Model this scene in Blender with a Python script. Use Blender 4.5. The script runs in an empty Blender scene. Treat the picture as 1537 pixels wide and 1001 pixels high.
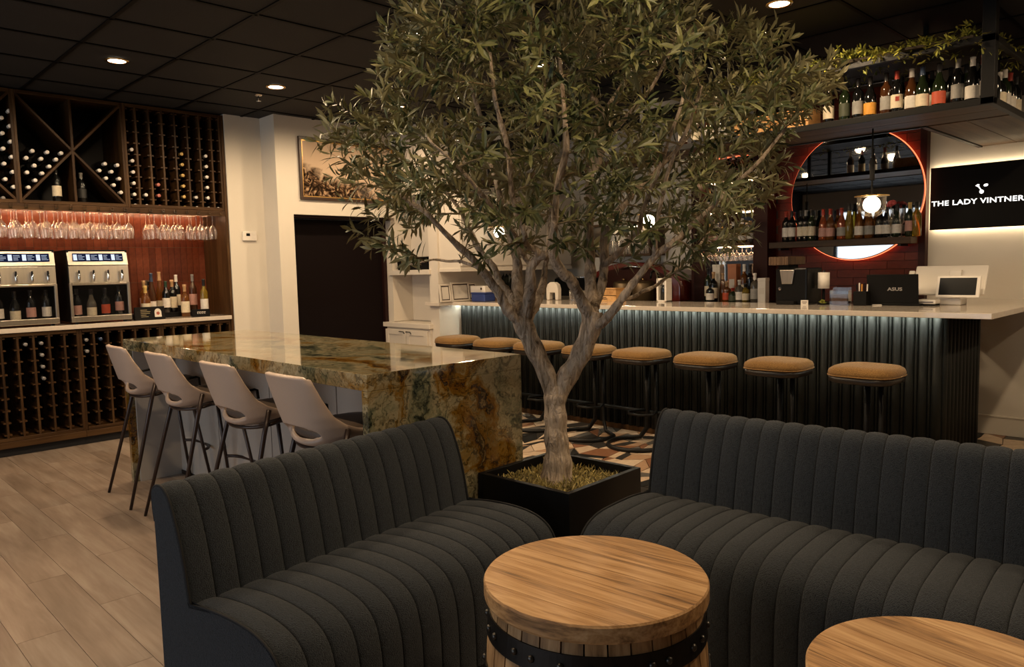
import bpy, math, random
import numpy as np
from mathutils import Vector, Matrix
random.seed(7); RNG = np.random.default_rng(11)
SC = bpy.context.scene
COL = SC.collection
PI = math.pi

# ------------------------------------------------------------------ camera
F_PX, YAW, PITCH, ROLL, EYE = 1130.35, 0.7766675, 0.0847217, 0.0237180, 1.5
_f = Vector((math.sin(YAW)*math.cos(PITCH), math.cos(YAW)*math.cos(PITCH), -math.sin(PITCH)))
_r = Vector((math.cos(YAW), -math.sin(YAW), 0)); _d = _f.cross(_r)
RIGHT = _r*math.cos(ROLL) + _d*math.sin(ROLL); DOWN = _d*math.cos(ROLL) - _r*math.sin(ROLL)
cd = bpy.data.cameras.new('camera'); cd.sensor_width = 36; cd.lens = F_PX*36/1537; cd.clip_start = .05
cam = bpy.data.objects.new('camera', cd); COL.objects.link(cam)
m = Matrix.Identity(4)
for i in range(3):
    m[i][0] = RIGHT[i]; m[i][1] = -DOWN[i]; m[i][2] = -_f[i]
m[2][3] = EYE; cam.matrix_world = m
SC.camera = cam

# ------------------------------------------------------------------ world, exposure
SC.view_settings.view_transform = 'Standard'; SC.view_settings.look = 'None'
SC.view_settings.gamma = 1; SC.view_settings.use_curve_mapping = False
SC.view_settings.exposure = 0.0
W = bpy.data.worlds.new('overcast_sky'); SC.world = W; W.use_nodes = True
W.node_tree.nodes['Background'].inputs[0].default_value = (.88, .94, 1, 1)
W.node_tree.nodes['Background'].inputs[1].default_value = 2.3
LAMP_W, LAMP_COL = 80, (1, .73, .45)      # each recessed ceiling lamp
LED_COOL, LED_WARM, LED_RED, LED_AMBER = 44.0, 12.0, 2.4, 30.0

def portal(name, loc, rot, sx, sy):
    l = bpy.data.lights.new(name, 'AREA'); l.shape = 'RECTANGLE'; l.size = sx; l.size_y = sy; l.cycles.is_portal = True
    o = bpy.data.objects.new(name, l); COL.objects.link(o); o.location = loc; o.rotation_euler = rot
portal('window_portal', (-3.58, 4.1, 1.5), (0, -PI/2, 0), 2.4, 6.6)

# ------------------------------------------------------------------ materials
def nt(name):
    mt = bpy.data.materials.new(name); mt.use_nodes = True
    t = mt.node_tree; b = t.nodes['Principled BSDF']
    return mt, t, b
def N(t, kind, **kw):
    n = t.nodes.new('ShaderNode'+kind)
    for k, v in kw.items():
        if k.startswith('i_'):
            key = k[2:]; n.inputs[int(key) if key.isdigit() else key.replace('_', ' ')].default_value = v
        else: setattr(n, k, v)
    return n
def ramp(t, stops, interp='LINEAR'):
    n = t.nodes.new('ShaderNodeValToRGB'); r = n.color_ramp; r.interpolation = interp
    while len(r.elements) < len(stops): r.elements.new(.5)
    for e, (p, c) in zip(r.elements, stops): e.position = p; e.color = (*c, 1)
    return n
def coords(t, scale=(1, 1, 1), rot=(0, 0, 0)):
    c = N(t, 'TexCoord'); mp = N(t, 'Mapping'); mp.inputs['Scale'].default_value = scale; mp.inputs['Rotation'].default_value = rot
    t.links.new(c.outputs['Object'], mp.inputs[0]); return mp
def bump(t, b, src, strength, dist=.01):
    n = N(t, 'Bump'); n.inputs['Strength'].default_value = strength; n.inputs['Distance'].default_value = dist
    t.links.new(src, n.inputs['Height']); t.links.new(n.outputs[0], b.inputs['Normal'])
def plain(name, col, rough=.5, metal=0, spec=.5, var=0, vs=6, bmp=0, bs=80, scale=(1, 1, 1), coat=0, bd=.01):
    mt, t, b = nt(name)
    b.inputs['Base Color'].default_value = (*col, 1); b.inputs['Roughness'].default_value = rough
    b.inputs['Metallic'].default_value = metal; b.inputs['Specular IOR Level'].default_value = spec; b.inputs['Coat Weight'].default_value = coat
    mp = None
    if var:
        mp = coords(t, scale); n = N(t, 'TexNoise', i_Scale=vs, i_Detail=5)
        r = ramp(t, [(.3, tuple(x*(1-var) for x in col)), (.7, tuple(min(1, x*(1+var)) for x in col))])
        t.links.new(mp.outputs[0], n.inputs[0]); t.links.new(n.outputs[0], r.inputs[0]); t.links.new(r.outputs[0], b.inputs['Base Color'])
    if bmp:
        mp = mp or coords(t, scale); n = N(t, 'TexNoise', i_Scale=bs, i_Detail=4)
        t.links.new(mp.outputs[0], n.inputs[0]); bump(t, b, n.outputs[0], bmp, bd)
    return mt
def wood(name, c1, c2, c3, axis=1, scale=9, stretch=.07, rough=.5, perobj=.12, bmp=.15, spec=.4):
    """grain stretched along an axis; each separate board takes its own tone"""
    mt, t, b = nt(name); s = [1, 1, 1]; s[axis] = stretch
    c = N(t, 'TexCoord'); oi = N(t, 'ObjectInfo'); gi = N(t, 'NewGeometry')
    add = N(t, 'Math', operation='ADD'); t.links.new(oi.outputs['Random'], add.inputs[0]); t.links.new(gi.outputs['Random Per Island'], add.inputs[1])
    comb = N(t, 'CombineXYZ'); mul = N(t, 'Math', operation='MULTIPLY', i_1=13.0); t.links.new(add.outputs[0], mul.inputs[0])
    for i in range(3): t.links.new(mul.outputs[0], comb.inputs[i])
    va = N(t, 'VectorMath', operation='ADD'); t.links.new(c.outputs['Object'], va.inputs[0]); t.links.new(comb.outputs[0], va.inputs[1])
    mp = N(t, 'Mapping'); mp.inputs['Scale'].default_value = s; t.links.new(va.outputs[0], mp.inputs[0])
    n1 = N(t, 'TexNoise', i_Scale=scale, i_Detail=8, i_Roughness=.65, i_Distortion=.8); n2 = N(t, 'TexNoise', i_Scale=scale*6, i_Detail=3)
    for n in (n1, n2): t.links.new(mp.outputs[0], n.inputs[0])
    mx = N(t, 'Math', operation='MULTIPLY_ADD', i_1=.35); t.links.new(n2.outputs[0], mx.inputs[0]); t.links.new(n1.outputs[0], mx.inputs[2])
    r = ramp(t, [(.45, c1), (.66, c2), (.85, c3)]); t.links.new(mx.outputs[0], r.inputs[0])
    fr = N(t, 'Math', operation='FRACT'); t.links.new(add.outputs[0], fr.inputs[0])
    mr = N(t, 'MapRange', i_3=1-perobj, i_4=1+perobj); t.links.new(fr.outputs[0], mr.inputs[0])
    hs = N(t, 'HueSaturation'); t.links.new(r.outputs[0], hs.inputs['Color']); t.links.new(mr.outputs[0], hs.inputs['Value'])
    t.links.new(hs.outputs[0], b.inputs['Base Color']); b.inputs['Roughness'].default_value = rough; b.inputs['Specular IOR Level'].default_value = spec
    if bmp: bump(t, b, mx.outputs[0], bmp, .004)
    return mt
def palette(name, cols, rough=.4, var=.12, bmp=0, spec=.5):
    """one flat colour per piece (per object and per island), from a list"""
    mt, t, b = nt(name)
    oi = N(t, 'ObjectInfo'); gi = N(t, 'NewGeometry'); add = N(t, 'Math', operation='ADD'); fr = N(t, 'Math', operation='FRACT')
    t.links.new(oi.outputs['Random'], add.inputs[0]); t.links.new(gi.outputs['Random Per Island'], add.inputs[1]); t.links.new(add.outputs[0], fr.inputs[0])
    k = len(cols); r = ramp(t, [(i/k, c) for i, c in enumerate(cols)], 'CONSTANT'); t.links.new(fr.outputs[0], r.inputs[0])
    mp = coords(t); n = N(t, 'TexNoise', i_Scale=25, i_Detail=4); t.links.new(mp.outputs[0], n.inputs[0])
    mr = N(t, 'MapRange', i_1=.3, i_2=.7, i_3=1-var, i_4=1+var); t.links.new(n.outputs[0], mr.inputs[0])
    hs = N(t, 'HueSaturation'); t.links.new(r.outputs[0], hs.inputs['Color']); t.links.new(mr.outputs[0], hs.inputs['Value'])
    t.links.new(hs.outputs[0], b.inputs['Base Color']); b.inputs['Roughness'].default_value = rough; b.inputs['Specular IOR Level'].default_value = spec
    if bmp: bump(t, b, n.outputs[0], bmp)
    return mt
def glow(name, col, s):
    mt = bpy.data.materials.new(name); mt.use_nodes = True; t = mt.node_tree; t.nodes.clear()
    e = N(t, 'Emission', i_Color=(*col, 1), i_Strength=s); o = N(t, 'OutputMaterial'); t.links.new(e.outputs[0], o.inputs[0]); return mt
def clear(name, tint=(1, 1, 1), blend=.25, rough=.03, body=0):
    mt = bpy.data.materials.new(name); mt.use_nodes = True; t = mt.node_tree; t.nodes.clear()
    tr = N(t, 'BsdfTransparent', i_Color=(*tint, 1)); gl = N(t, 'BsdfGlossy', i_Color=(1, 1, 1, 1), i_Roughness=rough)
    lw = N(t, 'LayerWeight', i_Blend=blend); mx = N(t, 'MixShader'); o = N(t, 'OutputMaterial')
    t.links.new(lw.outputs['Facing'], mx.inputs[0]); t.links.new(tr.outputs[0], mx.inputs[1]); t.links.new(gl.outputs[0], mx.inputs[2])
    last = mx
    if body:
        df = N(t, 'BsdfTranslucent', i_Color=(1, .95, .9, 1)); m2 = N(t, 'MixShader', i_0=body)
        t.links.new(mx.outputs[0], m2.inputs[1]); t.links.new(df.outputs[0], m2.inputs[2]); last = m2
    t.links.new(last.outputs[0], o.inputs[0]); return mt

def granite():
    mt, t, b = nt('polished_granite')
    mp = coords(t); w = N(t, 'TexNoise', i_Scale=1.3, i_Detail=6, i_Roughness=.6); t.links.new(mp.outputs[0], w.inputs[0])
    sub = N(t, 'VectorMath', operation='MULTIPLY_ADD'); sub.inputs[1].default_value = (1.1, 1.1, 1.1)
    t.links.new(w.outputs['Color'], sub.inputs[0]); t.links.new(mp.outputs[0], sub.inputs[2])
    mp2 = N(t, 'Mapping'); mp2.inputs['Scale'].default_value = (2.5, .6, 1.35); mp2.inputs['Rotation'].default_value = (.1, .15, .35); t.links.new(sub.outputs[0], mp2.inputs[0])
    n1 = N(t, 'TexNoise', i_Scale=1.9, i_Detail=9, i_Roughness=.62); t.links.new(mp2.outputs[0], n1.inputs[0])
    r = ramp(t, [(.30, (.012, .014, .011)), (.37, (.06, .07, .05)), (.41, (.20, .20, .13)), (.46, (.36, .32, .21)), (.52, (.44, .37, .24)), (.565, (.30, .215, .10)), (.60, (.29, .165, .05)), (.64, (.17, .08, .022)), (.665, (.02, .012, .007)), (.71, (.34, .24, .12)), (.78, (.05, .03, .015))])
    t.links.new(n1.outputs[0], r.inputs[0])
    v = N(t, 'TexVoronoi', feature='DISTANCE_TO_EDGE', i_Scale=5.5); t.links.new(sub.outputs[0], v.inputs[0])
    rv = ramp(t, [(.0, (.45, .42, .36)), (.02, (.9, .88, .84)), (.05, (1, 1, 1))]); t.links.new(v.outputs['Distance'], rv.inputs[0])
    n3 = N(t, 'TexNoise', i_Scale=15, i_Detail=6, i_Distortion=1.6); t.links.new(sub.outputs[0], n3.inputs[0])
    r3 = ramp(t, [(.38, (.12, .12, .10)), (.47, (.8, .79, .74)), (.6, (1, 1, 1))]); t.links.new(n3.outputs[0], r3.inputs[0])
    m1 = N(t, 'Mix', data_type='RGBA', blend_type='MULTIPLY'); m1.inputs[0].default_value = .8
    m2 = N(t, 'Mix', data_type='RGBA', blend_type='MULTIPLY'); m2.inputs[0].default_value = .75
    t.links.new(r.outputs[0], m1.inputs[6]); t.links.new(rv.outputs[0], m1.inputs[7]); t.links.new(m1.outputs[2], m2.inputs[6]); t.links.new(r3.outputs[0], m2.inputs[7])
    hs = N(t, 'HueSaturation'); hs.inputs['Value'].default_value = .74; hs.inputs['Saturation'].default_value = 1.12; t.links.new(m2.outputs[2], hs.inputs['Color']); t.links.new(hs.outputs[0], b.inputs['Base Color']); b.inputs['Roughness'].default_value = .07; b.inputs['Coat Weight'].default_value = .3; b.inputs['Coat Roughness'].default_value = .03
    return mt
def leafmat(name, front, back, front2, back2, rough=.45):
    mt, t, b = nt(name)
    oi = N(t, 'ObjectInfo'); gi = N(t, 'NewGeometry'); add = N(t, 'Math', operation='ADD'); fr = N(t, 'Math', operation='FRACT')
    t.links.new(oi.outputs['Random'], add.inputs[0]); t.links.new(gi.outputs['Random Per Island'], add.inputs[1]); t.links.new(add.outputs[0], fr.inputs[0])
    ra = ramp(t, [(0, front), (.75, front2), (1, tuple(1.5*x for x in front2))]); rb = ramp(t, [(0, back), (1, back2)])
    for r in (ra, rb): t.links.new(fr.outputs[0], r.inputs[0])
    mx = N(t, 'Mix', data_type='RGBA'); t.links.new(gi.outputs['Backfacing'], mx.inputs[0]); t.links.new(ra.outputs[0], mx.inputs[6]); t.links.new(rb.outputs[0], mx.inputs[7])
    t.links.new(mx.outputs[2], b.inputs['Base Color']); b.inputs['Roughness'].default_value = rough; b.inputs['Specular IOR Level'].default_value = .35
    return mt
def barkmat():
    mt, t, b = nt('olive_bark'); mp = coords(t, (1, 1, .33)); mp2 = coords(t, (1, 1, .22))
    n = N(t, 'TexNoise', i_Scale=30, i_Detail=9, i_Roughness=.62, i_Distortion=1.6); n2 = N(t, 'TexNoise', i_Scale=11, i_Detail=4, i_Distortion=2.5)
    t.links.new(mp.outputs[0], n.inputs[0]); t.links.new(mp2.outputs[0], n2.inputs[0])
    r = ramp(t, [(.32, (.16, .115, .078)), (.42, (.40, .31, .225)), (.55, (.54, .43, .325)), (.7, (.66, .54, .42))]); t.links.new(n.outputs[0], r.inputs[0])
    r2 = ramp(t, [(.34, (.62, .60, .57)), (.5, (1, 1, 1))]); t.links.new(n2.outputs[0], r2.inputs[0])
    mx = N(t, 'Mix', data_type='RGBA', blend_type='MULTIPLY'); mx.inputs[0].default_value = 1; t.links.new(r.outputs[0], mx.inputs[6]); t.links.new(r2.outputs[0], mx.inputs[7])
    t.links.new(mx.outputs[2], b.inputs['Base Color']); b.inputs['Roughness'].default_value = .9; b.inputs['Specular IOR Level'].default_value = .2
    ad = N(t, 'Math', operation='MULTIPLY_ADD', i_1=1.5); t.links.new(n2.outputs[0], ad.inputs[0]); t.links.new(n.outputs[0], ad.inputs[2]); bump(t, b, ad.outputs[0], 1.0, .03)
    return mt
def sepia():
    mt, t, b = nt('sepia_print'); mp = coords(t)
    sx = N(t, 'SeparateXYZ'); t.links.new(mp.outputs[0], sx.inputs[0])
    n = N(t, 'TexNoise', i_Scale=5.5, i_Detail=7, i_Distortion=1.2); t.links.new(mp.outputs[0], n.inputs[0])
    a = N(t, 'Math', operation='MULTIPLY_ADD', i_1=-.42); t.links.new(sx.outputs[0], a.inputs[0]); t.links.new(sx.outputs[2], a.inputs[2])
    a.inputs[1].default_value = .30                                   # skyline falls to the right
    a2 = N(t, 'Math', operation='MULTIPLY_ADD', i_1=-.38); t.links.new(n.outputs[0], a2.inputs[0]); t.links.new(a.outputs[0], a2.inputs[2])
    sky = ramp(t, [(.15, (0, 0, 0)), (.23, (1, 1, 1))]); t.links.new(a2.outputs[0], sky.inputs[0])
    n2 = N(t, 'TexNoise', i_Scale=13, i_Detail=6, i_Distortion=2.5); t.links.new(mp.outputs[0], n2.inputs[0])
    rock = ramp(t, [(.42, (.015, .009, .005)), (.54, (.08, .045, .025)), (.66, (.42, .28, .17))]); t.links.new(n2.outputs[0], rock.inputs[0])
    mx = N(t, 'Mix', data_type='RGBA'); mx.inputs[7].default_value = (.50, .37, .26, 1)
    t.links.new(sky.outputs[0], mx.inputs[0]); t.links.new(rock.outputs[0], mx.inputs[6]); t.links.new(mx.outputs[2], b.inputs['Base Color'])
    b.inputs['Roughness'].default_value = .12
    return mt
def fabric(name, c, d=.8):
    mt, t, b = nt(name); mp = coords(t)
    n = N(t, 'TexNoise', i_Scale=95, i_Detail=2, i_Distortion=4.0); n2 = N(t, 'TexNoise', i_Scale=300, i_Detail=2)
    for x in (n, n2): t.links.new(mp.outputs[0], x.inputs[0])
    r = ramp(t, [(.38, tuple(x*.62 for x in c)), (.62, tuple(x*1.5 for x in c))]); t.links.new(n.outputs[0], r.inputs[0]); t.links.new(r.outputs[0], b.inputs['Base Color'])
    ad = N(t, 'Math', operation='ADD'); t.links.new(n.outputs[0], ad.inputs[0]); t.links.new(n2.outputs[0], ad.inputs[1])
    b.inputs['Roughness'].default_value = .95; b.inputs['Specular IOR Level'].default_value = .15; b.inputs['Sheen Weight'].default_value = .12
    bump(t, b, ad.outputs[0], d, .010); return mt

X = dict(
 white_wall=plain('warm_white_wall_paint', (.60, .55, .47), .7, var=.03, vs=2, bmp=.06, bs=120),
 grey_wall=plain('grey_wall_paint', (.20, .19, .18), .7), mirror_wall=plain('dim_wall_paint', (.32, .31, .30), .7),
 ceil=plain('black_acoustic_tile', (.0038, .003, .0024), .8, var=.25, vs=3, bmp=.3, bs=160), grid=plain('black_grid_metal', (.003, .0025, .002), .6, spec=.1),
 floorbase=plain('floor_screed', (.05, .04, .03), .9),
 plank=wood('oak_vinyl_plank', (.155, .11, .078), (.24, .178, .134), (.32, .255, .2), 1, 7, .09, .36, .12, .10, .5),
 tile=palette('encaustic_floor_tile', [(.50, .37, .25), (.46, .34, .24), (.012, .011, .010), (.55, .42, .30), (.09, .08, .07), (.20, .09, .045), (.48, .36, .25), (.028, .024, .02), (.36, .22, .13)], .35),
 walnut=wood('dark_walnut', (.014, .006, .002), (.042, .019, .006), (.08, .04, .014), 2, 8, .08, .45, .15, .1, .2),
 walnut_h=wood('dark_walnut_rail', (.014, .006, .002), (.042, .019, .006), (.08, .04, .014), 0, 8, .08, .45, .15, .1, .2),
 black_wood=plain('black_back_panel', (.006, .0045, .004), .7),
 redtile=palette('oxblood_glazed_tile', [(.105, .027, .012), (.09, .023, .010), (.12, .032, .015), (.085, .021, .010)], .25, .15, 0, .3), darktile=palette('dark_maroon_tile', [(.085, .019, .010), (.075, .017, .009), (.095, .022, .011)], .35, .12, 0, .12),
 quartz=plain('pale_quartz_top', (.56, .49, .41), .08, var=.05, vs=30, coat=.2),
 led_cool=glow('cool_led_strip', (.94, 1, .88), LED_COOL), led_warm=glow('warm_led_halo', (1, .78, .5), LED_WARM), led_red=glow('red_led_ring', (1, .20, .08), LED_RED), led_rack=glow('rack_led_strip', (1, .60, .33), 110), led_red_back=glow('red_led_behind', (1, .15, .045), 12), led_amber=glow('amber_led_strip', (1, .58, .30), LED_AMBER),
 downlight=glow('ceiling_lamp_diffuser', (1, .86, .66), 14), globe=glow('globe_lamp_glass', (1, .87, .68), 9), sign_white=glow('lit_sign_letters', (1, .96, .9), 2.2),
 screen_blue=glow('dispenser_screen_blue', (.008, .012, .035), 1), screen_white=glow('dispenser_screen_white', (.75, .82, 1), 1.1),
 flute=plain('blue_black_lacquer', (.0100, .0112, .0098), .55, spec=.18, var=.1), granite=granite(),
 panel=plain('grey_island_panel', (.40, .355, .31), .22, var=.05, vs=3),
 fabric=fabric('charcoal_boucle', (.0215, .027, .0345)), piping=plain('dark_piping', (.006, .006, .007), .9),
 oak=wood('honey_oak_top', (.085, .042, .017), (.37, .205, .084), (.53, .335, .165), 1, 22, .055, .5, .08, .4), stave=wood('honey_oak_stave', (.11, .056, .022), (.30, .17, .072), (.42, .26, .125), 2, 18, .08, .6, .16, .4),
 iron=plain('black_hoop_iron', (.012, .010, .009), .45, .6, var=.2, vs=20), rivet=plain('rivet_iron', (.06, .055, .05), .35, .8),
 bark=barkmat(), twig=plain('olive_twig', (.20, .15, .08), .8),
 leaf=leafmat('olive_leaf', (.024, .038, .011), (.145, .135, .060), (.098, .100, .034), (.25, .225, .115), .5),
 moss=leafmat('moss_leaf', (.17, .145, .04), (.22, .19, .07), (.40, .32, .11), (.42, .33, .14), .7), fern=leafmat('shelf_fern', (.11, .14, .018), (.13, .15, .03), (.34, .33, .045), (.32, .30, .05), .6),
 soil=plain('planter_soil', (.035, .025, .015), .95, bmp=.8, bs=40), planter=plain('matt_black_planter', (.004, .004, .0045), .45, spec=.2),
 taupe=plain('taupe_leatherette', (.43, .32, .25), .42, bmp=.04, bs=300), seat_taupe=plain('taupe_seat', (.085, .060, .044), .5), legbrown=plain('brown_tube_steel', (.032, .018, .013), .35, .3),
 suede=fabric('tan_suede', (.19, .104, .034), .25), tray=plain('dark_stool_tray', (.012, .008, .006), .4), black_metal=plain('black_steel', (.007, .0065, .006), .45, 0, .2),
 steel=plain('brushed_steel', (.55, .50, .43), .28, 1, var=.06, vs=60, scale=(1, 1, .05)), chrome=plain('chrome', (.75, .73, .7), .08, 1), black=plain('gloss_black', (.004, .004, .004), .3, spec=.2), matt_black=plain('matt_black', (.005, .0045, .004), .6, spec=.12),
 mirror=plain('mirror_silver', (.62, .62, .62), .02, 1), shelfwood=wood('brown_shelf_board', (.02, .011, .005), (.055, .03, .014), (.09, .052, .026), 1, 8, .07, .5, .12, .15, .2), shelfwood_x=wood('brown_shelf_board_x', (.03, .017, .009), (.075, .045, .024), (.12, .075, .042), 0, 8, .07, .5, .12, .15, .2),
 maroon_post=plain('maroon_post', (.028, .008, .005), .45, spec=.12, var=.2, vs=3), door=plain('near_black_maroon_door', (.0045, .0018, .0018), .6, spec=.1), jamb=plain('maroon_jamb', (.014, .004, .003), .5, spec=.2),
 cream=plain('cream_cabinet_paint', (.58, .52, .44), .5), white_plastic=plain('white_plastic', (.68, .63, .56), .3), brass=plain('brass', (.75, .5, .2), .25, 1),
 glassclear=clear('clear_stemware', (1, .985, .97), .5, .07, .07), pane=clear('window_glass', (.96, .98, 1), .15), showcase=clear('display_glass', (.9, .9, .9), .2), bulbglass=clear('pendant_glass', (1, 1, .98), .3),
 redmachine=plain('dark_red_enamel', (.10, .012, .008), .15, coat=.5), bronze=plain('bronze_tank', (.14, .095, .05), .35, .7), crate=wood('pine_crate', (.28, .13, .04), (.45, .24, .08), (.55, .32, .13), 0, 8, .1, .6, .1, .1), crate_ink=plain('crate_ink', (.05, .02, .01), .7),
 paper=plain('paper', (.62, .57, .5), .7), frame_brown=plain('brown_frame', (.035, .016, .008), .4), gold=plain('gilt_edge', (.55, .33, .1), .35, .8), sepia=sepia(), blue=plain('blue_tin', (.02, .04, .16), .4), darkleaf=leafmat('dark_leaf', (.006, .007, .005), (.008, .009, .006), (.012, .014, .01), (.014, .015, .01)), grinder=wood('grinder_lid_wood', (.03, .015, .008), (.08, .042, .02), (.13, .075, .038), 2, 14, .08, .5, .1, .1), tan_leather=plain('tan_leather', (.16, .075, .025), .45),
)
BOT = {k: plain('bottle_'+k, c, .09, 0, .6) for k, c in dict(green=(.010, .016, .006), black=(.005, .005, .005), amber=(.22, .075, .012), rose=(.42, .10, .035), gold=(.30, .20, .02), clear=(.16, .14, .11), brown=(.05, .018, .006)).items()}
for k in ('amber', 'rose', 'gold', 'clear'): BOT[k].node_tree.nodes['Principled BSDF'].inputs['Transmission Weight'].default_value = .55
LAB = {k: plain('bottle_label_'+k, c, .6, var=.1, vs=50) for k, c in dict(cream=(.60, .52, .38), white=(.62, .58, .52), red=(.42, .06, .02), orange=(.60, .27, .03), grey=(.26, .25, .23), green=(.035, .042, .02), black=(.012, .012, .012), pink=(.45, .24, .2)).items()}
CAP = {k: plain('bottle_capsule_'+k, c, .35) for k, c in dict(white=(.72, .68, .62), gold=(.55, .38, .13), red=(.30, .03, .015), black=(.010, .009, .009), silver=(.55, .52, .48), cork=(.42, .26, .13), pinkred=(.5, .17, .13), blue=(.03, .05, .10), green=(.02, .05, .03), grey=(.2, .19, .18)).items()}

# ------------------------------------------------------------------ mesh helpers
class MB:
    def __init__(s): s.v = []; s.f = []
    def add(s, vs, fs):
        o = len(s.v); s.v += [tuple(v) for v in vs]; s.f += [tuple(i+o for i in f) for f in fs]; return s
    def box(s, x0, x1, y0, y1, z0, z1, M=None):
        vs = [(x, y, z) for z in (z0, z1) for y in (y0, y1) for x in (x0, x1)]
        if M is not None: vs = [M @ Vector(v) for v in vs]
        return s.add(vs, [(0, 2, 3, 1), (4, 5, 7, 6), (0, 1, 5, 4), (2, 6, 7, 3), (0, 4, 6, 2), (1, 3, 7, 5)])
    def prism(s, poly, axis, a, b):
        """poly of 2-D points swept along an axis from a to b"""
        def p3(p, h): return {0: (h, p[0], p[1]), 1: (p[0], h, p[1]), 2: (p[0], p[1], h)}[axis]
        n = len(poly); vs = [p3(p, a) for p in poly] + [p3(p, b) for p in poly]
        return s.add(vs, [tuple(range(n-1, -1, -1)), tuple(range(n, 2*n))] + [(i, (i+1) % n, n+(i+1) % n, n+i) for i in range(n)])
    def lathe(s, prof, n=16, M=None, a0=0, a1=2*PI, caps=False):
        full = abs(a1-a0-2*PI) < 1e-6; k = n if full else n+1; vs = []; fs = []
        for r, z in prof:
            for i in range(k):
                a = a0+(a1-a0)*i/n; v = Vector((r*math.cos(a), r*math.sin(a), z)); vs.append(M @ v if M is not None else v)
        for j in range(len(prof)-1):
            for i in range(n):
                i2 = (i+1) % k if full else i+1; fs.append((j*k+i, j*k+i2, (j+1)*k+i2, (j+1)*k+i))
        if full and caps:
            if prof[0][0] > 1e-5: fs.append(tuple(range(k-1, -1, -1)))
            if prof[-1][0] > 1e-5: fs.append(tuple((len(prof)-1)*k+i for i in range(k)))
        return s.add(vs, fs)
    def tube(s, pts, rad, n=8, close=False, flat=1):
        P = [Vector(p) for p in pts]; m = len(P); R = rad if isinstance(rad, (list, tuple)) else [rad]*m
        T = []
        for i in range(m):
            a, b = (P[(i-1) % m], P[(i+1) % m]) if close else (P[max(i-1, 0)], P[min(i+1, m-1)])
            T.append((b-a).normalized())
        u = T[0].orthogonal().normalized() if abs(T[0].z) > .9 else T[0].cross(Vector((0, 0, 1))).normalized(); vs = []
        for i in range(m):
            u = (u-T[i]*u.dot(T[i])); u = u.normalized() if u.length > 1e-6 else T[i].orthogonal().normalized()
            w = T[i].cross(u)
            for k in range(n):
                a = 2*PI*k/n; vs.append(P[i]+(u*math.cos(a)+w*math.sin(a)*flat)*R[i])
        fs = [(i*n+k, i*n+(k+1) % n, ((i+1) % m)*n+(k+1) % n, ((i+1) % m)*n+k) for i in range(m if close else m-1) for k in range(n)]
        if not close: fs += [tuple(range(n-1, -1, -1)), tuple((m-1)*n+k for k in range(n))]
        return s.add(vs, fs)
    def mesh(s, name, mat, smooth=False):
        me = bpy.data.meshes.new(name); me.from_pydata(s.v, [], s.f); me.validate()
        if mat: me.materials.append(mat)
        if smooth: me.polygons.foreach_set('use_smooth', [True]*len(me.polygons))
        me.update(); return me
def link(name, me, parent=None, loc=(0, 0, 0), rot=(0, 0, 0), bev=0, auto=0, scl=None, seg=2):
    o = bpy.data.objects.new(name, me); COL.objects.link(o); o.parent = parent; o.location = loc; o.rotation_euler = rot
    if scl: o.scale = scl
    if bev: md = o.modifiers.new('edge', 'BEVEL'); md.width = bev; md.segments = seg; md.limit_method = 'ANGLE'
    return o
def part(name, mb, mat, parent=None, smooth=False, **kw): return link(name, mb.mesh(name, mat, smooth), parent, **kw)
def tag(o, label, cat, group=None, kind=None):
    if label: o['label'] = label
    if cat: o['category'] = cat
    if group: o['group'] = group
    if kind: o['kind'] = kind
    return o
def thing(name, label, cat, loc=(0, 0, 0), rz=0, group=None):
    o = bpy.data.objects.new(name, None); COL.objects.link(o); o.location = loc; o.rotation_euler = (0, 0, rz); o.empty_display_size = .1
    return tag(o, label, cat, group)
def struct(name, mb, mat, smooth=False, **kw): return tag(part(name, mb, mat, None, smooth, **kw), None, None, None, 'structure')
KIDS = {}
def dup(root, loc, rz=None, label=None, group=None):
    if root.name not in KIDS: KIDS[root.name] = [(c, list(c.children)) for c in root.children]
    r = root.copy(); COL.objects.link(r); r.location = loc
    if rz is not None: r.rotation_euler = (0, 0, rz)
    if label: r['label'] = label
    if group: r['group'] = group
    for c, g in KIDS[root.name]:
        c2 = c.copy(); COL.objects.link(c2); c2.parent = r
        for d in g: d2 = d.copy(); COL.objects.link(d2); d2.parent = c2
    return r
def box(*a): return MB().box(*a)
def at(u, v, dist):
    """the point of the room seen along a line of sight of the photograph, at a horizontal distance ahead"""
    d = _f*1.0 + RIGHT*((u-768.5)/F_PX) + DOWN*((v-500.5)/F_PX)
    h = d.x*math.sin(YAW)+d.y*math.cos(YAW)
    return Vector((0, 0, EYE)) + d*(dist/h)
ORD = 'first second third fourth fifth sixth seventh eighth ninth tenth eleventh twelfth thirteenth fourteenth fifteenth sixteenth seventeenth eighteenth nineteenth twentieth'.split()
def onp(u, v, axis, val):
    """point on the plane axis=val along a line of sight"""
    d = _f + RIGHT*((u-768.5)/F_PX) + DOWN*((v-500.5)/F_PX)
    return Vector((0, 0, EYE)) + d*((val-(EYE if axis == 2 else 0))/d[axis])

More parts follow.
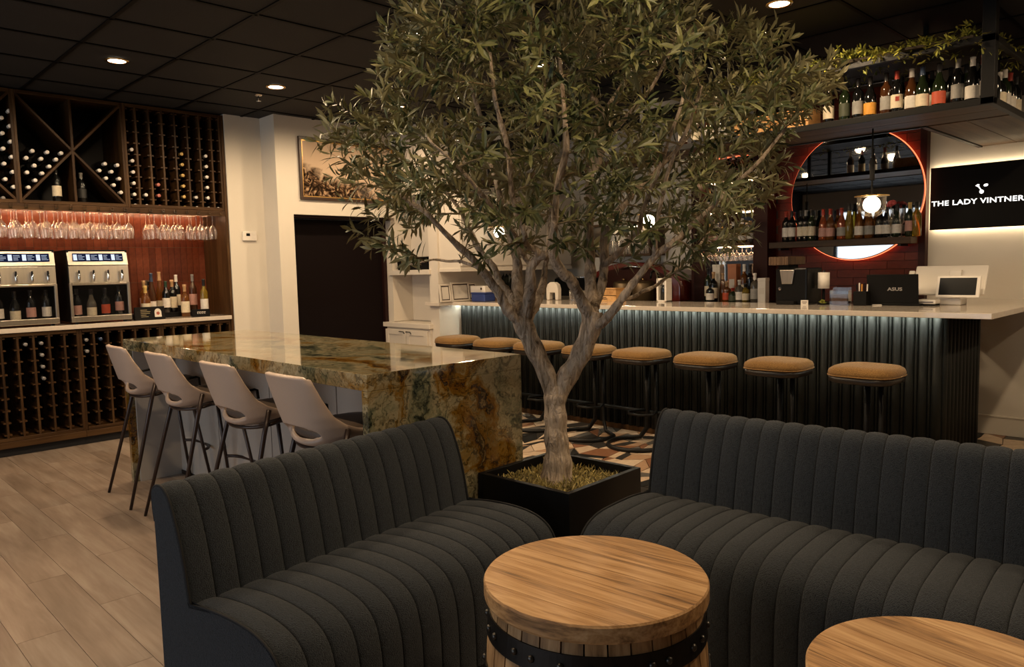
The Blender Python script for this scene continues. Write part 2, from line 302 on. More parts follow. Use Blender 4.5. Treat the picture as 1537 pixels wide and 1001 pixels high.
# ================================================================== setting
CEIL = 3.13
fl = struct('floor', box(-3.5, 7.5, -3.5, 9.0, -.08, -.012), X['floorbase'])
def plank_mesh(w, l): return MB().box(-w/2, w/2, -l/2, l/2, -.012, 0).mesh('plank', X['plank'])
PW, PL = .18, 1.22; pme = plank_mesh(PW-.0018, PL-.0018); rest = MB()
nx = 0
for i in range(37):
    x = 2.87-PW*i
    off = (i*.437) % 1*PL
    for j in range(-1, 12):
        y = -3.4+off+PL*j
        if y > 8.6: continue
        if x > -1.3 and 1.2 < y < 8.2: link('plank', pme, fl, (x, y, 0)); nx += 1
        else: rest.box(x-PW/2+.0015, x+PW/2-.0015, y-PL/2+.0015, y+PL/2-.0015, -.012, 0)
tag(part('remaining_planks', rest, X['plank'], fl), None, None, None, 'stuff')
# broken-tile paving round the bar: jittered cells, each with a grout joint
GX, GY, GS = 2.965, -1.2, .17
gnx, gny = int((7.37-GX)/GS)+1, int((7.55-GY)/GS)+1
pts = {}
for i in range(gnx+1):
    for j in range(gny+1):
        jx = 0 if i in (0, gnx) else random.uniform(-.36, .36); jy = random.uniform(-.36, .36)
        pts[i, j] = Vector((GX+GS*(i+jx+(.25 if j % 2 else -.25)*(0 < i < gnx)), GY+GS*(j+jy), 0))
rest = MB(); cnt = 0
for i in range(gnx):
    for j in range(gny):
        q = [pts[i, j], pts[i+1, j], pts[i+1, j+1], pts[i, j+1]]
        k = (i*7+j*13+i*j) % 5
        polys = [q] if k < 3 else ([[q[0], q[1], q[2]], [q[0], q[2], q[3]]] if k == 3 else [[q[0], q[1], (q[1]+q[2])/2, (q[0]+q[3])/2], [(q[0]+q[3])/2, (q[1]+q[2])/2, q[2], q[3]]])
        for p in polys:
            c = sum(p, Vector())/len(p)
            if c.x > 7.4: continue
            sh = [(c+(v-c)*(1-.006/max(.02, (v-c).length))) for v in p]
            loc = [((v-c).x, (v-c).y) for v in sh]
            near = 3.3 < c.x < 5.5 and 2.5 < c.y < 5.1
            if near and cnt < 290:
                link('tile', MB().prism(loc, 2, -.012, 0).mesh('tile', X['tile']), fl, c); cnt += 1
            else: rest.prism([(v.x, v.y) for v in sh], 2, -.012, 0)
tag(part('remaining_tiles', rest, X['tile'], fl), None, None, None, 'stuff')

ce = struct('ceiling', box(-3.5, 7.5, -3.5, 9.0, CEIL+.012, CEIL+.09), X['matt_black'])
TX, TY, TP = 1.665, 5.22, .643
pan = MB().box(-TP/2+.012, TP/2-.012, -TP/2+.012, TP/2-.012, 0, .012).mesh('ceiling_tile', X['ceil']); rest = MB(); k = 0
for i in range(-8, 9):
    for j in range(-14, 4):
        x, y = TX+TP*(i+.5), TY+TP*(j+.5)
        if x > 7.3 or y > 8.2: continue
        if y > .5 and x > -1 and k < 295: link('ceiling_tile', pan, ce, (x, y, CEIL+.004)); k += 1
        else: rest.box(x-TP/2+.012, x+TP/2-.012, y-TP/2+.012, y+TP/2-.012, CEIL+.004, CEIL+.014)
tag(part('remaining_ceiling_tiles', rest, X['ceil'], ce), None, None, None, 'stuff')
for i in range(-8, 10):
    x = TX+TP*i
    if -3.5 < x < 7.4: part('ceiling_grid_bar', box(x-.013, x+.013, -3.5, 8.15, CEIL-.003, CEIL+.01), X['grid'], ce)
for j in range(-13, 5):
    y = TY+TP*j
    if y < 8.1: part('ceiling_grid_bar', box(-3.5, 7.37, y-.013, y+.013, CEIL-.003, CEIL+.01), X['grid'], ce)

WW = X['white_wall']
struct('wall_left', box(-3.5, 3.42, 8.15, 8.3, 0, CEIL+.01), X['black_wood'])
struct('wall_left', box(3.405, 3.79, 7.55, 8.3, 0, CEIL+.01), WW)
struct('wall_left', MB().box(3.79, 3.965, 7.245, 8.3, 0, CEIL+.01).box(3.965, 5.25, 7.245, 7.6, 2.13, CEIL+.01).box(3.965, 5.7, 7.62, 7.75, 0, 2.13), WW)
dr = struct('door_1', box(3.99, 5.2, 7.47, 7.52, .01, 2.10), X['door'])
part('door_frame', MB().box(3.965, 3.99, 7.29, 7.45, 0, 2.13).box(5.2, 5.248, 7.43, 7.6, 0, 2.13).box(3.99, 5.2, 7.29, 7.45, 2.10, 2.13), X['jamb'], dr)
part('door_closer', MB().box(4.72, 5.05, 7.42, 7.47, 2.0, 2.07), X['matt_black'], dr, bev=.004)
# wall with the built-in niche, seen beside the door
nw = struct('wall_back', MB().box(5.25, 5.55, 7.34, 7.6, 0, CEIL+.01).box(5.25, 5.55, 6.62, 7.34, 2.35, CEIL+.01).box(5.55, 5.65, 6.62, 7.6, 0, CEIL+.01).box(5.25, 5.65, 6.48, 6.62, 0, CEIL+.01), X['cream'])
struct('wall_back', box(5.65, 7.5, 6.48, 6.62, 0, CEIL+.01), X['cream'])
struct('wall_back', box(7.37, 7.5, -3.5, 6.48, 0, CEIL+.01), WW)
struct('wall_right', box(-3.5, 7.5, -3.65, -3.5, 0, CEIL+.01), X['mirror_wall'])
struct('wall_front', MB().box(-3.65, -3.5, -3.5, .8, 0, CEIL+.01).box(-3.65, -3.5, 7.4, 8.3, 0, CEIL+.01).box(-3.65, -3.5, .8, 7.4, 0, .3).box(-3.65, -3.5, .8, 7.4, 2.7, CEIL+.01), X['mirror_wall'])
wn = struct('window_1', MB().box(-3.6, -3.52, .8, 7.4, .3, .36).box(-3.6, -3.52, .8, 7.4, 2.64, 2.7).box(-3.6, -3.52, .8, .86, .36, 2.64).box(-3.6, -3.52, 7.34, 7.4, .36, 2.64), X['black_metal'])
for k in range(4): part('pane', box(-3.565, -3.56, .86+1.62*k, .86+1.62*(k+1), .36, 2.64), X['pane'], wn)
for k in range(1, 4): part('mullion', box(-3.59, -3.53, .83+1.62*k, .89+1.62*k, .36, 2.64), X['black_metal'], wn)
struct('baseboard_back', MB().box(7.352, 7.37, -3.5, 2.2, 0, .15).box(7.346, 7.37, -3.5, 2.2, .15, .165), X['white_wall'], bev=.003)
struct('baseboard_left', MB().box(3.42, 3.80, 7.535, 7.55, 0, .12).box(3.79, 3.965, 7.23, 7.245, 0, .12), X['white_wall'])

# recessed lamps: trim, diffuser and the lamp itself
lm = bpy.data.lights.new('ceiling_lamp', 'SPOT'); lm.energy = LAMP_W; lm.color = LAMP_COL; lm.spot_size = 3.08; lm.spot_blend = .45; lm.shadow_soft_size = .06
trim = MB().lathe([(.062, -.004), (.082, -.004), (.086, .003), (.062, .003)], 28).mesh('trim_ring', X['brass'], True); dif = MB().lathe([(0, -.001), (.062, -.001)], 24).mesh('diffuser', X['downlight'])
SPOTS = [(1.99, 6.18, 'above the wine dispensers'), (3.27, 6.18, 'above the pale wall beside the wine rack'), (4.56, 6.18, 'between tree crown and the picture'), (3.27, 4.25, 'behind the left of the tree crown'), (4.56, 4.25, 'behind the middle of the tree crown'), (4.67, 2.28, 'between tree crown and hanging shelf')]
ADDED_SPOTS = [(.71, 6.18), (1.99, 4.25), (.71, 4.25), (.71, 2.28), (1.99, 1.0), (3.27, .35), (4.67, .35), (5.9, -1.0)]  # unseen lamps added to brighten the sofas, tree and right wall
for i, s in enumerate(SPOTS+ADDED_SPOTS):
    t = thing('ceiling_lamp', 'round recessed lamp in the black ceiling, '+(s[2] if len(s) > 2 else 'added fill, out of view, %s row %s place' % (ORD[int((s[1]+3)/2)], ORD[int(s[0]+2)])), 'lamp', (s[0], s[1], CEIL-.003), 0, 'recessed ceiling lamps')
    link('trim_ring', trim, t); link('diffuser', dif, t)
    lo = bpy.data.objects.new('lamp_light', lm); COL.objects.link(lo); lo.parent = t; lo.location = (0, 0, -.03)
t = thing('ceiling_speaker', 'round dark speaker grille set in the ceiling beside the tree crown', 'speaker', (4.66, 2.93, CEIL-.003))
part('speaker_grille', MB().lathe([(0, -.016), (.07, -.014), (.105, -.006)], 32), plain('speaker_mesh', (.10, .075, .06), .6, bmp=.5, bs=300), t, True); part('speaker_rim', MB().lathe([(.105, -.012), (.125, -.010), (.128, .0), (.105, .0)], 32), X['matt_black'], t, True)
t = thing('sprinkler_head', 'small ceiling sprinkler head left of the pale column', 'sprinkler', (3.29, 6.55, CEIL-.003))
part('collar', MB().lathe([(.0, -.012), (.03, -.008), (.034, 0)], 16), X['chrome'], t, True); part('nozzle', MB().lathe([(.008, -.012), (.008, -.05), (.022, -.052), (.022, -.056), (0, -.056)], 12), X['chrome'], t, True)

# ================================================================== wine wall
WY, WB = 7.57, 8.13
def rack_unit(label, x0, x1, z0, z1, posts, rows, cleat_z, cross=False, wide=False, base=0):
    t = thing('wine_rack', label, 'wine rack', ((x0+x1)/2, WY, z0), 0, 'built-in wine rack units'); c = (x0+x1)/2; h = z1-z0
    B = lambda name, *a, mt='walnut', **k: part(name, box(*a), X[mt], t, bev=.003, **k)
    e = .022
    B('side_panel', x0-c, x0-c+e, 0, .56, base, h); B('side_panel', x1-c-e, x1-c, 0, .56, base, h)
    B('back_panel', x0-c+e, x1-c-e, .55, .56, base, h, mt='black_wood')
    B('bottom_rail', x0-c+e, x1-c-e, -.004, .56, base, base+.03, mt='walnut_h'); B('top_rail', x0-c+e, x1-c-e, -.004, .56, h-.03, h, mt='walnut_h')
    if base: B('plinth', x0-c, x1-c, .03, .5, 0, base-.05, mt='black_wood'); B('moulding', x0-c, x1-c, -.02, .03, base-.055, base, mt='walnut_h')
    for px in posts: B('post', px-c-.009, px-c+.009, .0, .5, base+.03, h-.03)
    if rows:
        mb = MB(); edges = [x0+e]+list(posts)+[x1-e]
        for px in edges:
            for s in (-1, 1):
                if (px == edges[0] and s < 0) or (px == edges[-1] and s > 0): continue
                for k in range(rows):
                    z = cleat_z+k*.1035-z0; a = px-c+s*.009*(0 < edges.index(px) < len(edges)-1)
                    mb.box(min(a, a+s*.02), max(a, a+s*.02), .004, .13, z-.006, z+.006)
        tag(part('cleat_rails', mb, X['walnut'], t), None, None, None, 'stuff')
    if cross:
        B('divider_post', -.011, .011, .0, .54, .03, h-.03)
        w, hh = (x1-x0)/2-e, (h-.06)
        for s in (-1, 1):
            a = math.atan2(hh, 2*w); L = math.hypot(hh, 2*w)
            o = part('cross_board', box(-L/2, L/2, .004 if s > 0 else .007, .54, -.010, .010), X['walnut_h'], t, loc=(0, 0, h/2), rot=(0, -s*a, 0), bev=.002)
    return t
rack_unit('upper wine rack cabinet with crossed boards, at the far end of the wine wall', .715, 1.585, 2.165, 3.12, [], 0, 0, True)
rack_unit('upper wine rack cabinet with crossed boards holding two standing bottles', 1.585, 2.455, 2.165, 3.12, [], 0, 0, True)
COLX = [2.565+.1185*k for k in range(7)]
rack_unit('upper wine rack cabinet with eight narrow bottle columns beside the pale wall', 2.455, 3.375, 2.165, 3.12, COLX, 9, 2.245)
for n, (a, b) in enumerate([(.535, 1.25), (1.25, 1.965), (1.965, 2.68), (2.68, 3.375)]):
    rack_unit('lower wine rack of bottle slots under the white counter, %s unit from the pale wall' % ORD[3-n], a, b, 0, 1.055, [a+(b-a)*k/6 for k in range(1, 6)], 9, .185, base=.13)
t = tag(part('end_panel', box(3.375, 3.403, 7.56, 8.14, 0, CEIL-.01), X['walnut'], bev=.002), 'tall dark walnut end panel closing the wine wall beside the pale wall', 'panel')
tag(part('stone_worktop', box(.5, 3.374, 7.535, 8.13, 1.06, 1.10), X['quartz'], bev=.004), 'white stone counter top of the wine wall under the dispensers', 'counter')
# tiled splashback
sp = tag(part('splashback', box(.5, 3.374, 8.131, 8.149, 1.10, 2.164), X['floorbase']), 'oxblood splashback of tall stacked tiles behind the wine dispensers', 'splashback')
tm = MB().box(-.0305, .0305, -.008, 0, -.176, .176).mesh('tile', X['redtile'])
for i in range(45):
    for j in range(3): link('tile', tm, sp, (3.34-.0635*i, 8.131, 1.28+.355*j))
tag(part('led_strip', box(.75, 3.33, 7.955, 7.975, 2.156, 2.164), X['led_rack']), 'warm glowing strip under the upper wine rack', 'light strip')

# bottles -------------------------------------------------------------
PROF = dict(
 bordeaux=([(0, 0), (.034, 0), (.0375, .006), (.0375, .185), (.034, .203), (.02, .222), (.0145, .24), (.0138, .29), (.0155, .292), (.0155, .302), (0, .302)], .05, .14, .245),
 burgundy=([(0, 0), (.036, 0), (.0405, .006), (.0405, .14), (.036, .17), (.024, .20), (.0155, .235), (.014, .285), (.016, .287), (.016, .298), (0, .298)], .035, .115, .24),
 hock=([(0, 0), (.034, 0), (.0375, .006), (.0375, .14), (.033, .18), (.02, .25), (.014, .30), (.0135, .325), (.0155, .327), (.0155, .338), (0, .338)], .035, .10, .265),
 spirit=([(0, 0), (.038, 0), (.042, .006), (.042, .15), (.037, .175), (.018, .19), (.0145, .2), (.0145, .24), (.017, .242), (.017, .262), (0, .262)], .035, .125, .205))
BM = {}
def bottle(kind, glass, lab, cap, loc, label, group, name='wine_bottle', cat='bottle', lie=False, h=1.0, face=None):
    key = (kind, glass, lab, cap)
    if key not in BM:
        pr, l0, l1, c0 = PROF[kind]; top = pr[-1][1]
        body = MB().lathe(pr, 16).mesh('bottle_glass', BOT[glass], True); R = max(p[0] for p in pr)
        lm_ = MB().lathe([(R+.0006, l0), (R+.0006, l1)], 16).mesh('label', LAB[lab], True) if lab else None
        q = [(r+.0009, z) for r, z in pr if z >= c0 and r > 0]
        r0 = np.interp(c0, [p[1] for p in pr], [p[0] for p in pr])+.0009
        cp = MB().lathe([(r0, c0)]+q+[(0, top+.0012)], 14).mesh('capsule', CAP[cap], True)
        BM[key] = (body, lm_, cp)
    body, lm_, cp = BM[key]
    t = thing(name, label, cat, loc, 0, group)
    t.rotation_euler = (PI/2, 0, 0) if lie else (0, 0, random.uniform(-.4, .4) if face is None else face)
    if h != 1.0: t.scale = (1, 1, h)
    link('bottle_glass', body, t)
    if lm_: link('label', lm_, t)
    link('capsule', cp, t)
    return t
def lying(x, z, cap, label, group):
    """a bottle on its side, neck towards the room; its base end rests inside the rack"""
    return bottle('bordeaux', 'black', None, cap, (x, 7.882, z), label, group, lie=True)
def from_px(lst, s, ox, oy): return [onp(ox+u/s, oy+v/s, 1, 7.58) for u, v in lst]
LA = [(70, 212), (13, 265), (77, 328), (19, 383), (84, 448), (25, 502), (92, 566), (33, 618), (100, 682), (42, 738), (107, 798)]
for k, p in enumerate(from_px(LA, 5.135, 0, 125)):
    lying(p.x, p.z, 'white', 'white-capped wine bottle on its side in the far crossed rack, %s from the top' % ORD[k], 'bottles lying in the far crossed rack')
p = from_px([(25, 885)], 5.135, 0, 125)[0]; lying(p.x, p.z, 'grey', 'grey-capped wine bottle under the lower cross board of the far crossed rack', 'bottles lying in the far crossed rack')
LBm = [(251, 520), (365, 530), (473, 538), (203, 574), (319, 581), (433, 587), (267, 633), (381, 640), (210, 686), (326, 693), (273, 747), (221, 801)]
names = ['first bottle of the top row', 'second bottle of the top row', 'third bottle of the top row', 'first bottle of the second row', 'second bottle of the second row', 'third bottle of the second row', 'first bottle of the third row', 'second bottle of the third row', 'first bottle of the fourth row', 'second bottle of the fourth row', 'only bottle of the fifth row', 'lowest bottle']
for n, p in zip(names, from_px(LBm, 5.135, 0, 125)): lying(p.x, p.z, 'white', 'white-capped bottle, %s in the wedge left of the standing bottles' % n, 'bottles lying in the left wedge of the crossed rack')
LCm = [(810, 620), (906, 630), (767, 671), (861, 681), (819, 731), (921, 735), (879, 784), (934, 841)]
names = ['first of the top row', 'second of the top row', 'first of the second row', 'second of the second row', 'first of the third row', 'second of the third row', 'only one of the fourth row', 'lowest one']
for n, p in zip(names, from_px(LCm, 5.135, 0, 125)): lying(p.x, p.z, 'white', 'white-capped bottle, %s in the wedge right of the standing bottles' % n, 'bottles lying in the right wedge of the crossed rack')
colz = lambda j: 2.245+.1035*j+.006+.0375
colx = [2.455+.022]+COLX+[3.375-.022]
CC = {0: ('white', range(0, 6)), 1: ('white', range(0, 2)), 2: ('pinkred', range(0, 3)), 4: ('gold', range(0, 6)), 5: ('silver', range(0, 2)), 6: ('white', range(0, 6)), 7: ('white', range(0, 1))}
for c, (cp, rows) in CC.items():
    for j in rows:
        lying((colx[c]+colx[c+1])/2, colz(j)-.1035, cp, '%s-capped bottle in the %s narrow rack column, %s from the bottom' % ({'pinkred': 'red'}.get(cp, cp), ORD[c], ORD[j]), 'bottles lying in the narrow column rack')
LR = [(180, 146, 'third unit, alone in its column'), (290, 133, 'third unit, topmost of a column of four'), (297, 217, 'third unit, second of a column of four'), (302, 299, 'third unit, third of a column of four'), (311, 383, 'third unit, lowest of a column of four'), (632, 102, 'second unit, upper of two'), (643, 183, 'second unit, lower of two'), (735, 96, 'second unit, near the island top')]
for u, v, s in LR:
    p = onp(u/4.765, 490+v/4.765, 1, 7.58); un = 1.25 if p.x < 1.965 else 1.965; w = .715/6
    x = un+w*(math.floor((p.x-un)/w)+.5); z = .185+.1035*math.floor((p.z-.185)/.1035)+.0435
    lying(x, z, 'grey' if v != 96 else 'blue', 'grey-capped bottle in the lower rack, '+s if v != 96 else 'blue-capped bottle in the lower rack near the island top', 'bottles lying in the lower rack')
bottle('bordeaux', 'black', 'cream', 'black', (1.90, 7.68, 2.195), 'tall wine bottle with a cream label standing in the crossed rack', 'bottles standing in the crossed rack', h=1.02)
bottle('bordeaux', 'black', 'black', 'grey', (2.10, 7.68, 2.195), 'black-labelled wine bottle standing right of the divider in the crossed rack', 'bottles standing in the crossed rack', h=.9)

# stemware hanging under the upper rack --------------------------------
sr = thing('stemware_rack', 'rows of metal rails for hanging glasses under the upper wine rack', 'glass rack', (2.3, 7.57, 2.14))
part('pelmet', box(.55-2.3, 3.37-2.3, -.012, .004, -.03, .022), X['walnut_h'], sr)
rail = MB().box(-.012, .012, -.03, .42, -.014, -.010).box(-.0025, .0025, 0, .42, -.010, .024).box(-.012, -.0105, -.03, .42, -.010, .016).box(.0105, .012, -.03, .42, -.010, .016).mesh('rail', X['chrome'])
for k in range(-4, 18): link('rail', rail, sr, (1.40+.113*k-2.3, 0, 0))
gob = MB().lathe([(.034, .0), (.033, -.003), (.006, -.008), (.0035, -.02), (.0035, -.10), (.012, -.112), (.031, -.135), (.040, -.165), (.039, -.20), (.033, -.245)], 18)
gm = gob.mesh('hanging_wine_glass', X['glassclear'], True); first = None
for k in range(0, 17):
    if k == 10: continue
    for r in range(3):
        if (k, r) in ((12, 2), (14, 1)): continue
        where = 'beyond the frame' if k < 0 else '%s column' % ORD[k]
        loc = (1.4565+.113*k+random.uniform(-.006, .006), 7.63+.125*r+random.uniform(-.015, .015), 2.125)
        lab = 'clear stemmed wine glass hanging upside down, %s from the edge, %s row back' % (where, ORD[r])
        if first is None: first = link('hanging_wine_glass', gm, None, loc); o = first
        else: o = first.copy(); COL.objects.link(o); o.location = loc
        tag(o, lab, 'wine glass', 'wine glasses hanging over the dispensers')
        sc = random.uniform(.94, 1.04); o.scale = (sc, sc, 1)

# wine dispensers -------------------------------------------------------
def dispenser(x0, label, which):
    t = thing('wine_dispenser', label, 'wine dispenser', (x0, 7.60, 1.10), 0, 'steel wine dispensers'); w = .51
    part('housing', MB().box(0, .02, .03, .42, .02, .665).box(w-.02, w, .03, .42, .02, .665).box(0, w, .40, .42, .02, .665).box(0, w, .03, .42, .655, .67).box(0, w, .03, .42, .02, .035).box(.02, w-.02, .1, .4, .42, .43), X['matt_black'], t, bev=.003)
    hd = part('header_panel', MB().prism([(.03, .53), (.0, .53), (.035, .665), (.06, .665)], 0, .004, w-.004), X['steel'], t, bev=.003)
    dn = Vector((0, -math.cos(.2539), math.sin(.2539)))
    a = math.atan2(.035, .135)
    sc = part('display', box(-.21, .21, -.004, .0, -.036, .036), X['screen_blue'], t, loc=(w/2, .0125, .601), rot=(-a, 0, 0))
    for k in range(4):
        part('screen_block', box(-.205+.105*k, -.175+.105*k, -.0055, -.0042, -.028, .026), X['screen_white'], sc)
        mb = MB()
        for r in range(4): mb.box(-.165+.105*k, -.165+.105*k+random.uniform(.025, .055), -.0055, -.0042, .017-.013*r, .0192-.013*r)
        part('screen_lines', mb, X['screen_white'], sc)
    fp = part('front_panel', MB().prism([(.03, .37), (.0, .37), (.008, .525), (.03, .525)], 0, .004, w-.004), X['steel'], t, bev=.003)
    for k in range(4):
        x = .075+.12*k
        tp = part('tap', MB().tube([(x, .004, .47), (x, -.03, .465), (x, -.042, .44), (x, -.044, .40), (x, -.04, .385)], [.012, .013, .013, .010, .007], 10), X['chrome'], t, True)
        part('tap_lever', MB().box(x-.007, x+.007, -.05, -.036, .435, .485), X['black'], tp, bev=.003)
    part('window_frame', MB().box(.0, .024, .0, .03, .06, .37).box(w-.024, w, .0, .03, .06, .37).box(.024, w-.024, .0, .03, .35, .37), X['steel'], t, bev=.003)
    part('base_panel', MB().box(0, w, -.004, .05, .018, .068), X['steel'], t, bev=.004)
    for fx in (.05, w-.05): part('foot', MB().lathe([(.0, 0), (.016, 0), (.016, .02), (0, .02)], 12), X['black'], t, loc=(fx, .04, 0))
    part('display_glass', box(.024, w-.024, .012, .015, .068, .35), X['showcase'], t)
    for k in range(4):
        kk = ['bordeaux', 'burgundy', 'bordeaux', 'bordeaux'][k]
        b = bottle(kk, 'black' if k != 1 or which == 'first' else 'clear', ['white', 'cream', 'pink', 'white'][k] if which == 'first' else ['pink', 'cream', 'red', 'pink'][k], 'black', (x0+.075+.12*k, 7.69, 1.137+(.0 if k != 3 else .02)*(which == 'second')), 'wine bottle behind glass in the %s dispenser, %s from its left side' % ('far' if which == 'first' else 'near', ORD[k]), 'bottles inside the wine dispensers', h=.93, face=0)
dispenser(1.318, 'steel wine dispenser with four taps, cut by the edge of the photograph', 'first')
dispenser(1.922, 'steel wine dispenser with four taps, next to the spirit bottles', 'second')

# bottles, card and box on the white counter ------------------------------
CB = [(214, 407, 7.90, 'spirit', 'amber', 'pink', 'cork', 'pink label and cork stopper, nearest the dispenser'), (217, 424, 7.72, 'spirit', 'amber', 'cream', 'gold', 'gold cap and amber spirit, in front'), (226, 410, 7.93, 'hock', 'brown', 'white', 'blue', 'blue cap'), (238, 408, 7.97, 'hock', 'amber', 'cream', 'cork', 'cork-brown cap and square cream label'), (248, 422, 7.86, 'bordeaux', 'black', 'white', 'green', 'green cap'), (257, 414, 7.93, 'spirit', 'black', 'cream', 'cork', 'stout dark glass and cream label'), (263, 405, 7.98, 'bordeaux', 'black', 'cream', 'white', 'tall white cap'), (276, 421, 7.80, 'spirit', 'amber', 'cream', 'cork', 'squat amber glass, right of the card'), (287.5, 405, 7.95, 'bordeaux', 'brown', 'pink', 'grey', 'grey cap and tall pinkish label'), (304.5, 412, 7.74, 'bordeaux', 'gold', 'white', 'black', 'golden wine and black cap, beside the walnut panel')]
for u, v, y, kd, g, l, c, s in CB:
    top = onp(u, v, 1, y); bz = 1.10 if y < 7.85 else 1.15; H = PROF[kd][0][-1][1]
    bottle(kd, g, l, c, (top.x, y, bz), 'bottle with '+s+', on the white counter', 'bottles on the white counter', h=max(.7, min(1.25, (top.z-bz)/H)))
tag(part('bottle_riser', MB().box(2.5, 3.18, 7.85, 8.05, 1.10, 1.15), X['black'], bev=.003), 'low black step carrying bottles along the splashback', 'riser')
t = thing('tent_card', 'black table card with gold lines and an arched white picture, on the white counter', 'card', (2.60, 7.605, 1.10), .04)
part('card_board', MB().prism([(0, 0), (.05, 0), (.022, .125), (.016, .125)], 0, -.14, .14), X['matt_black'], t)
mb = MB()
for r in range(5): mb.box(-.085, -.085+[.07, .05, .085, .09, .06][r], -.0005, .0012, .03+.016*r, .034+.016*r, Matrix.Rotation(-.127, 4, 'X'))
part('printed_lines', mb, plain('gold_ink', (.35, .28, .15), .6), t)
arch = [(-.032, 0), (.032, 0)]+[(.032*math.cos(a*PI/10), .045+.036*math.sin(a*PI/10)) for a in range(11)]
part('arched_picture', MB().prism([(x+.075, z+.025) for x, z in arch], 1, -.001, .0008), X['paper'], t, rot=(-.127, 0, 0))
part('flower_print', MB().lathe([(0, 0), (.018, 0)], 5, Matrix.Translation((.075, -.0014, .06)) @ Matrix.Rotation(PI/2, 4, 'X')), plain('rust_ink', (.3, .06, .03), .6), t, rot=(-.127, 0, 0))
t = thing('name_block', 'small black block with pale lettering at the end of the white counter', 'sign', (3.10, 7.62, 1.10))
part('block', box(-.085, .085, 0, .04, 0, .075), X['matt_black'], t, bev=.003)
def text(name, body, size, mat, parent, loc, rot, sx=1.0, ex=.0006, off=0, align='CENTER', space=1):
    c = bpy.data.curves.new(name, 'FONT'); c.body = body; c.size = size; c.extrude = ex; c.offset = off; c.align_x = align; c.space_character = space; c.resolution_u = 3
    c.materials.append(mat); o = bpy.data.objects.new(name, c); COL.objects.link(o)
    me = bpy.data.meshes.new_from_object(o.evaluated_get(bpy.context.evaluated_depsgraph_get())); bpy.data.objects.remove(o)
    return link(name, me, parent, loc, rot, scl=(sx, 1, 1))
for k in range(4): part('letter', MB().box(-.044+.022*k, -.028+.022*k, -.0015, .0005, .03, .033).box(-.044+.022*k, -.028+.022*k, -.0015, .0005, .049, .052).box(-.044+.022*k, -.040+.022*k, -.0015, .0005, .033, .049).box(-.032+.022*k, -.028+.022*k, -.0015, .0005, .041, .049), X['paper'], t)
t = thing('wall_outlet', 'dark power socket plate on the oxblood tiles above the card', 'socket', (2.78, 8.122, 1.42)); part('plate', box(-.036, .036, -.006, 0, -.06, .06), plain('bronze_plate', (.06, .04, .025), .4), t, bev=.002); part('socket_face', MB().box(-.017, .017, -.009, -.006, -.042, -.008).box(-.017, .017, -.009, -.006, .008, .042), X['black'], t)
p = onp(373.5, 354.5, 1, 7.55)
t = thing('thermostat', 'white thermostat on the pale wall beside the wine rack', 'thermostat', p); part('case', box(-.075, .075, -.028, 0, -.048, .048), X['white_plastic'], t, bev=.006); part('display', box(-.04, .0, -.030, -.028, -.0, .028), X['black'], t); part('button', MB().box(.03, .055, -.031, -.028, .01, .03).box(.03, .055, -.031, -.028, -.025, -.005), X['white_plastic'], t, bev=.002)
t = thing('wall_picture', 'sepia harbour photograph in a thin dark frame above the door', 'picture', (4.045, 7.244, 2.285)); w, h = 1.22, .655
part('frame', MB().box(0, w, -.03, 0, 0, .03).box(0, w, -.03, 0, h-.03, h).box(0, .03, -.03, 0, .03, h-.03).box(w-.03, w, -.03, 0, .03, h-.03), X['frame_brown'], t, bev=.003)
part('gilt_slip', MB().box(.03, w-.03, -.018, 0, .03, .042).box(.03, w-.03, -.018, 0, h-.042, h-.03).box(.03, .042, -.018, 0, .042, h-.042).box(w-.042, w-.03, -.018, 0, .042, h-.042), X['gold'], t); part('print', box(.042, w-.042, -.010, 0, .042, h-.042), X['sepia'], t)
# ================================================================== island
il = thing('kitchen_island', 'long stone island with waterfall ends, between the taupe stools and the door', 'island', (1.815, 2.752, 0))
IW, IL, IH = .95, 3.16, 1.06
part('top_slab', box(0, IW, 0, IL, IH-.075, IH), X['granite'], il, bev=.0025)
part('end_slab', box(0, IW, 0, .045, 0, IH-.0755), X['granite'], il, bev=.0025); part('end_slab', box(0, IW, IL-.045, IL, 0, IH-.0755), X['granite'], il, bev=.0025)
part('cabinet_body', box(.36, IW-.02, .046, IL-.046, .0, IH-.076), X['panel'], il)
for k in range(4): part('cabinet_panel', box(.345, .36, .05+.78*k, .82+.78*k, .03, IH-.08), X['panel'], il, bev=.002)
part('inner_lining', box(.045, .345, IL-.062, IL-.046, 0, IH-.08), X['panel'], il); part('plinth', box(.34, .36, .046, IL-.046, 0, .028), X['legbrown'], il)

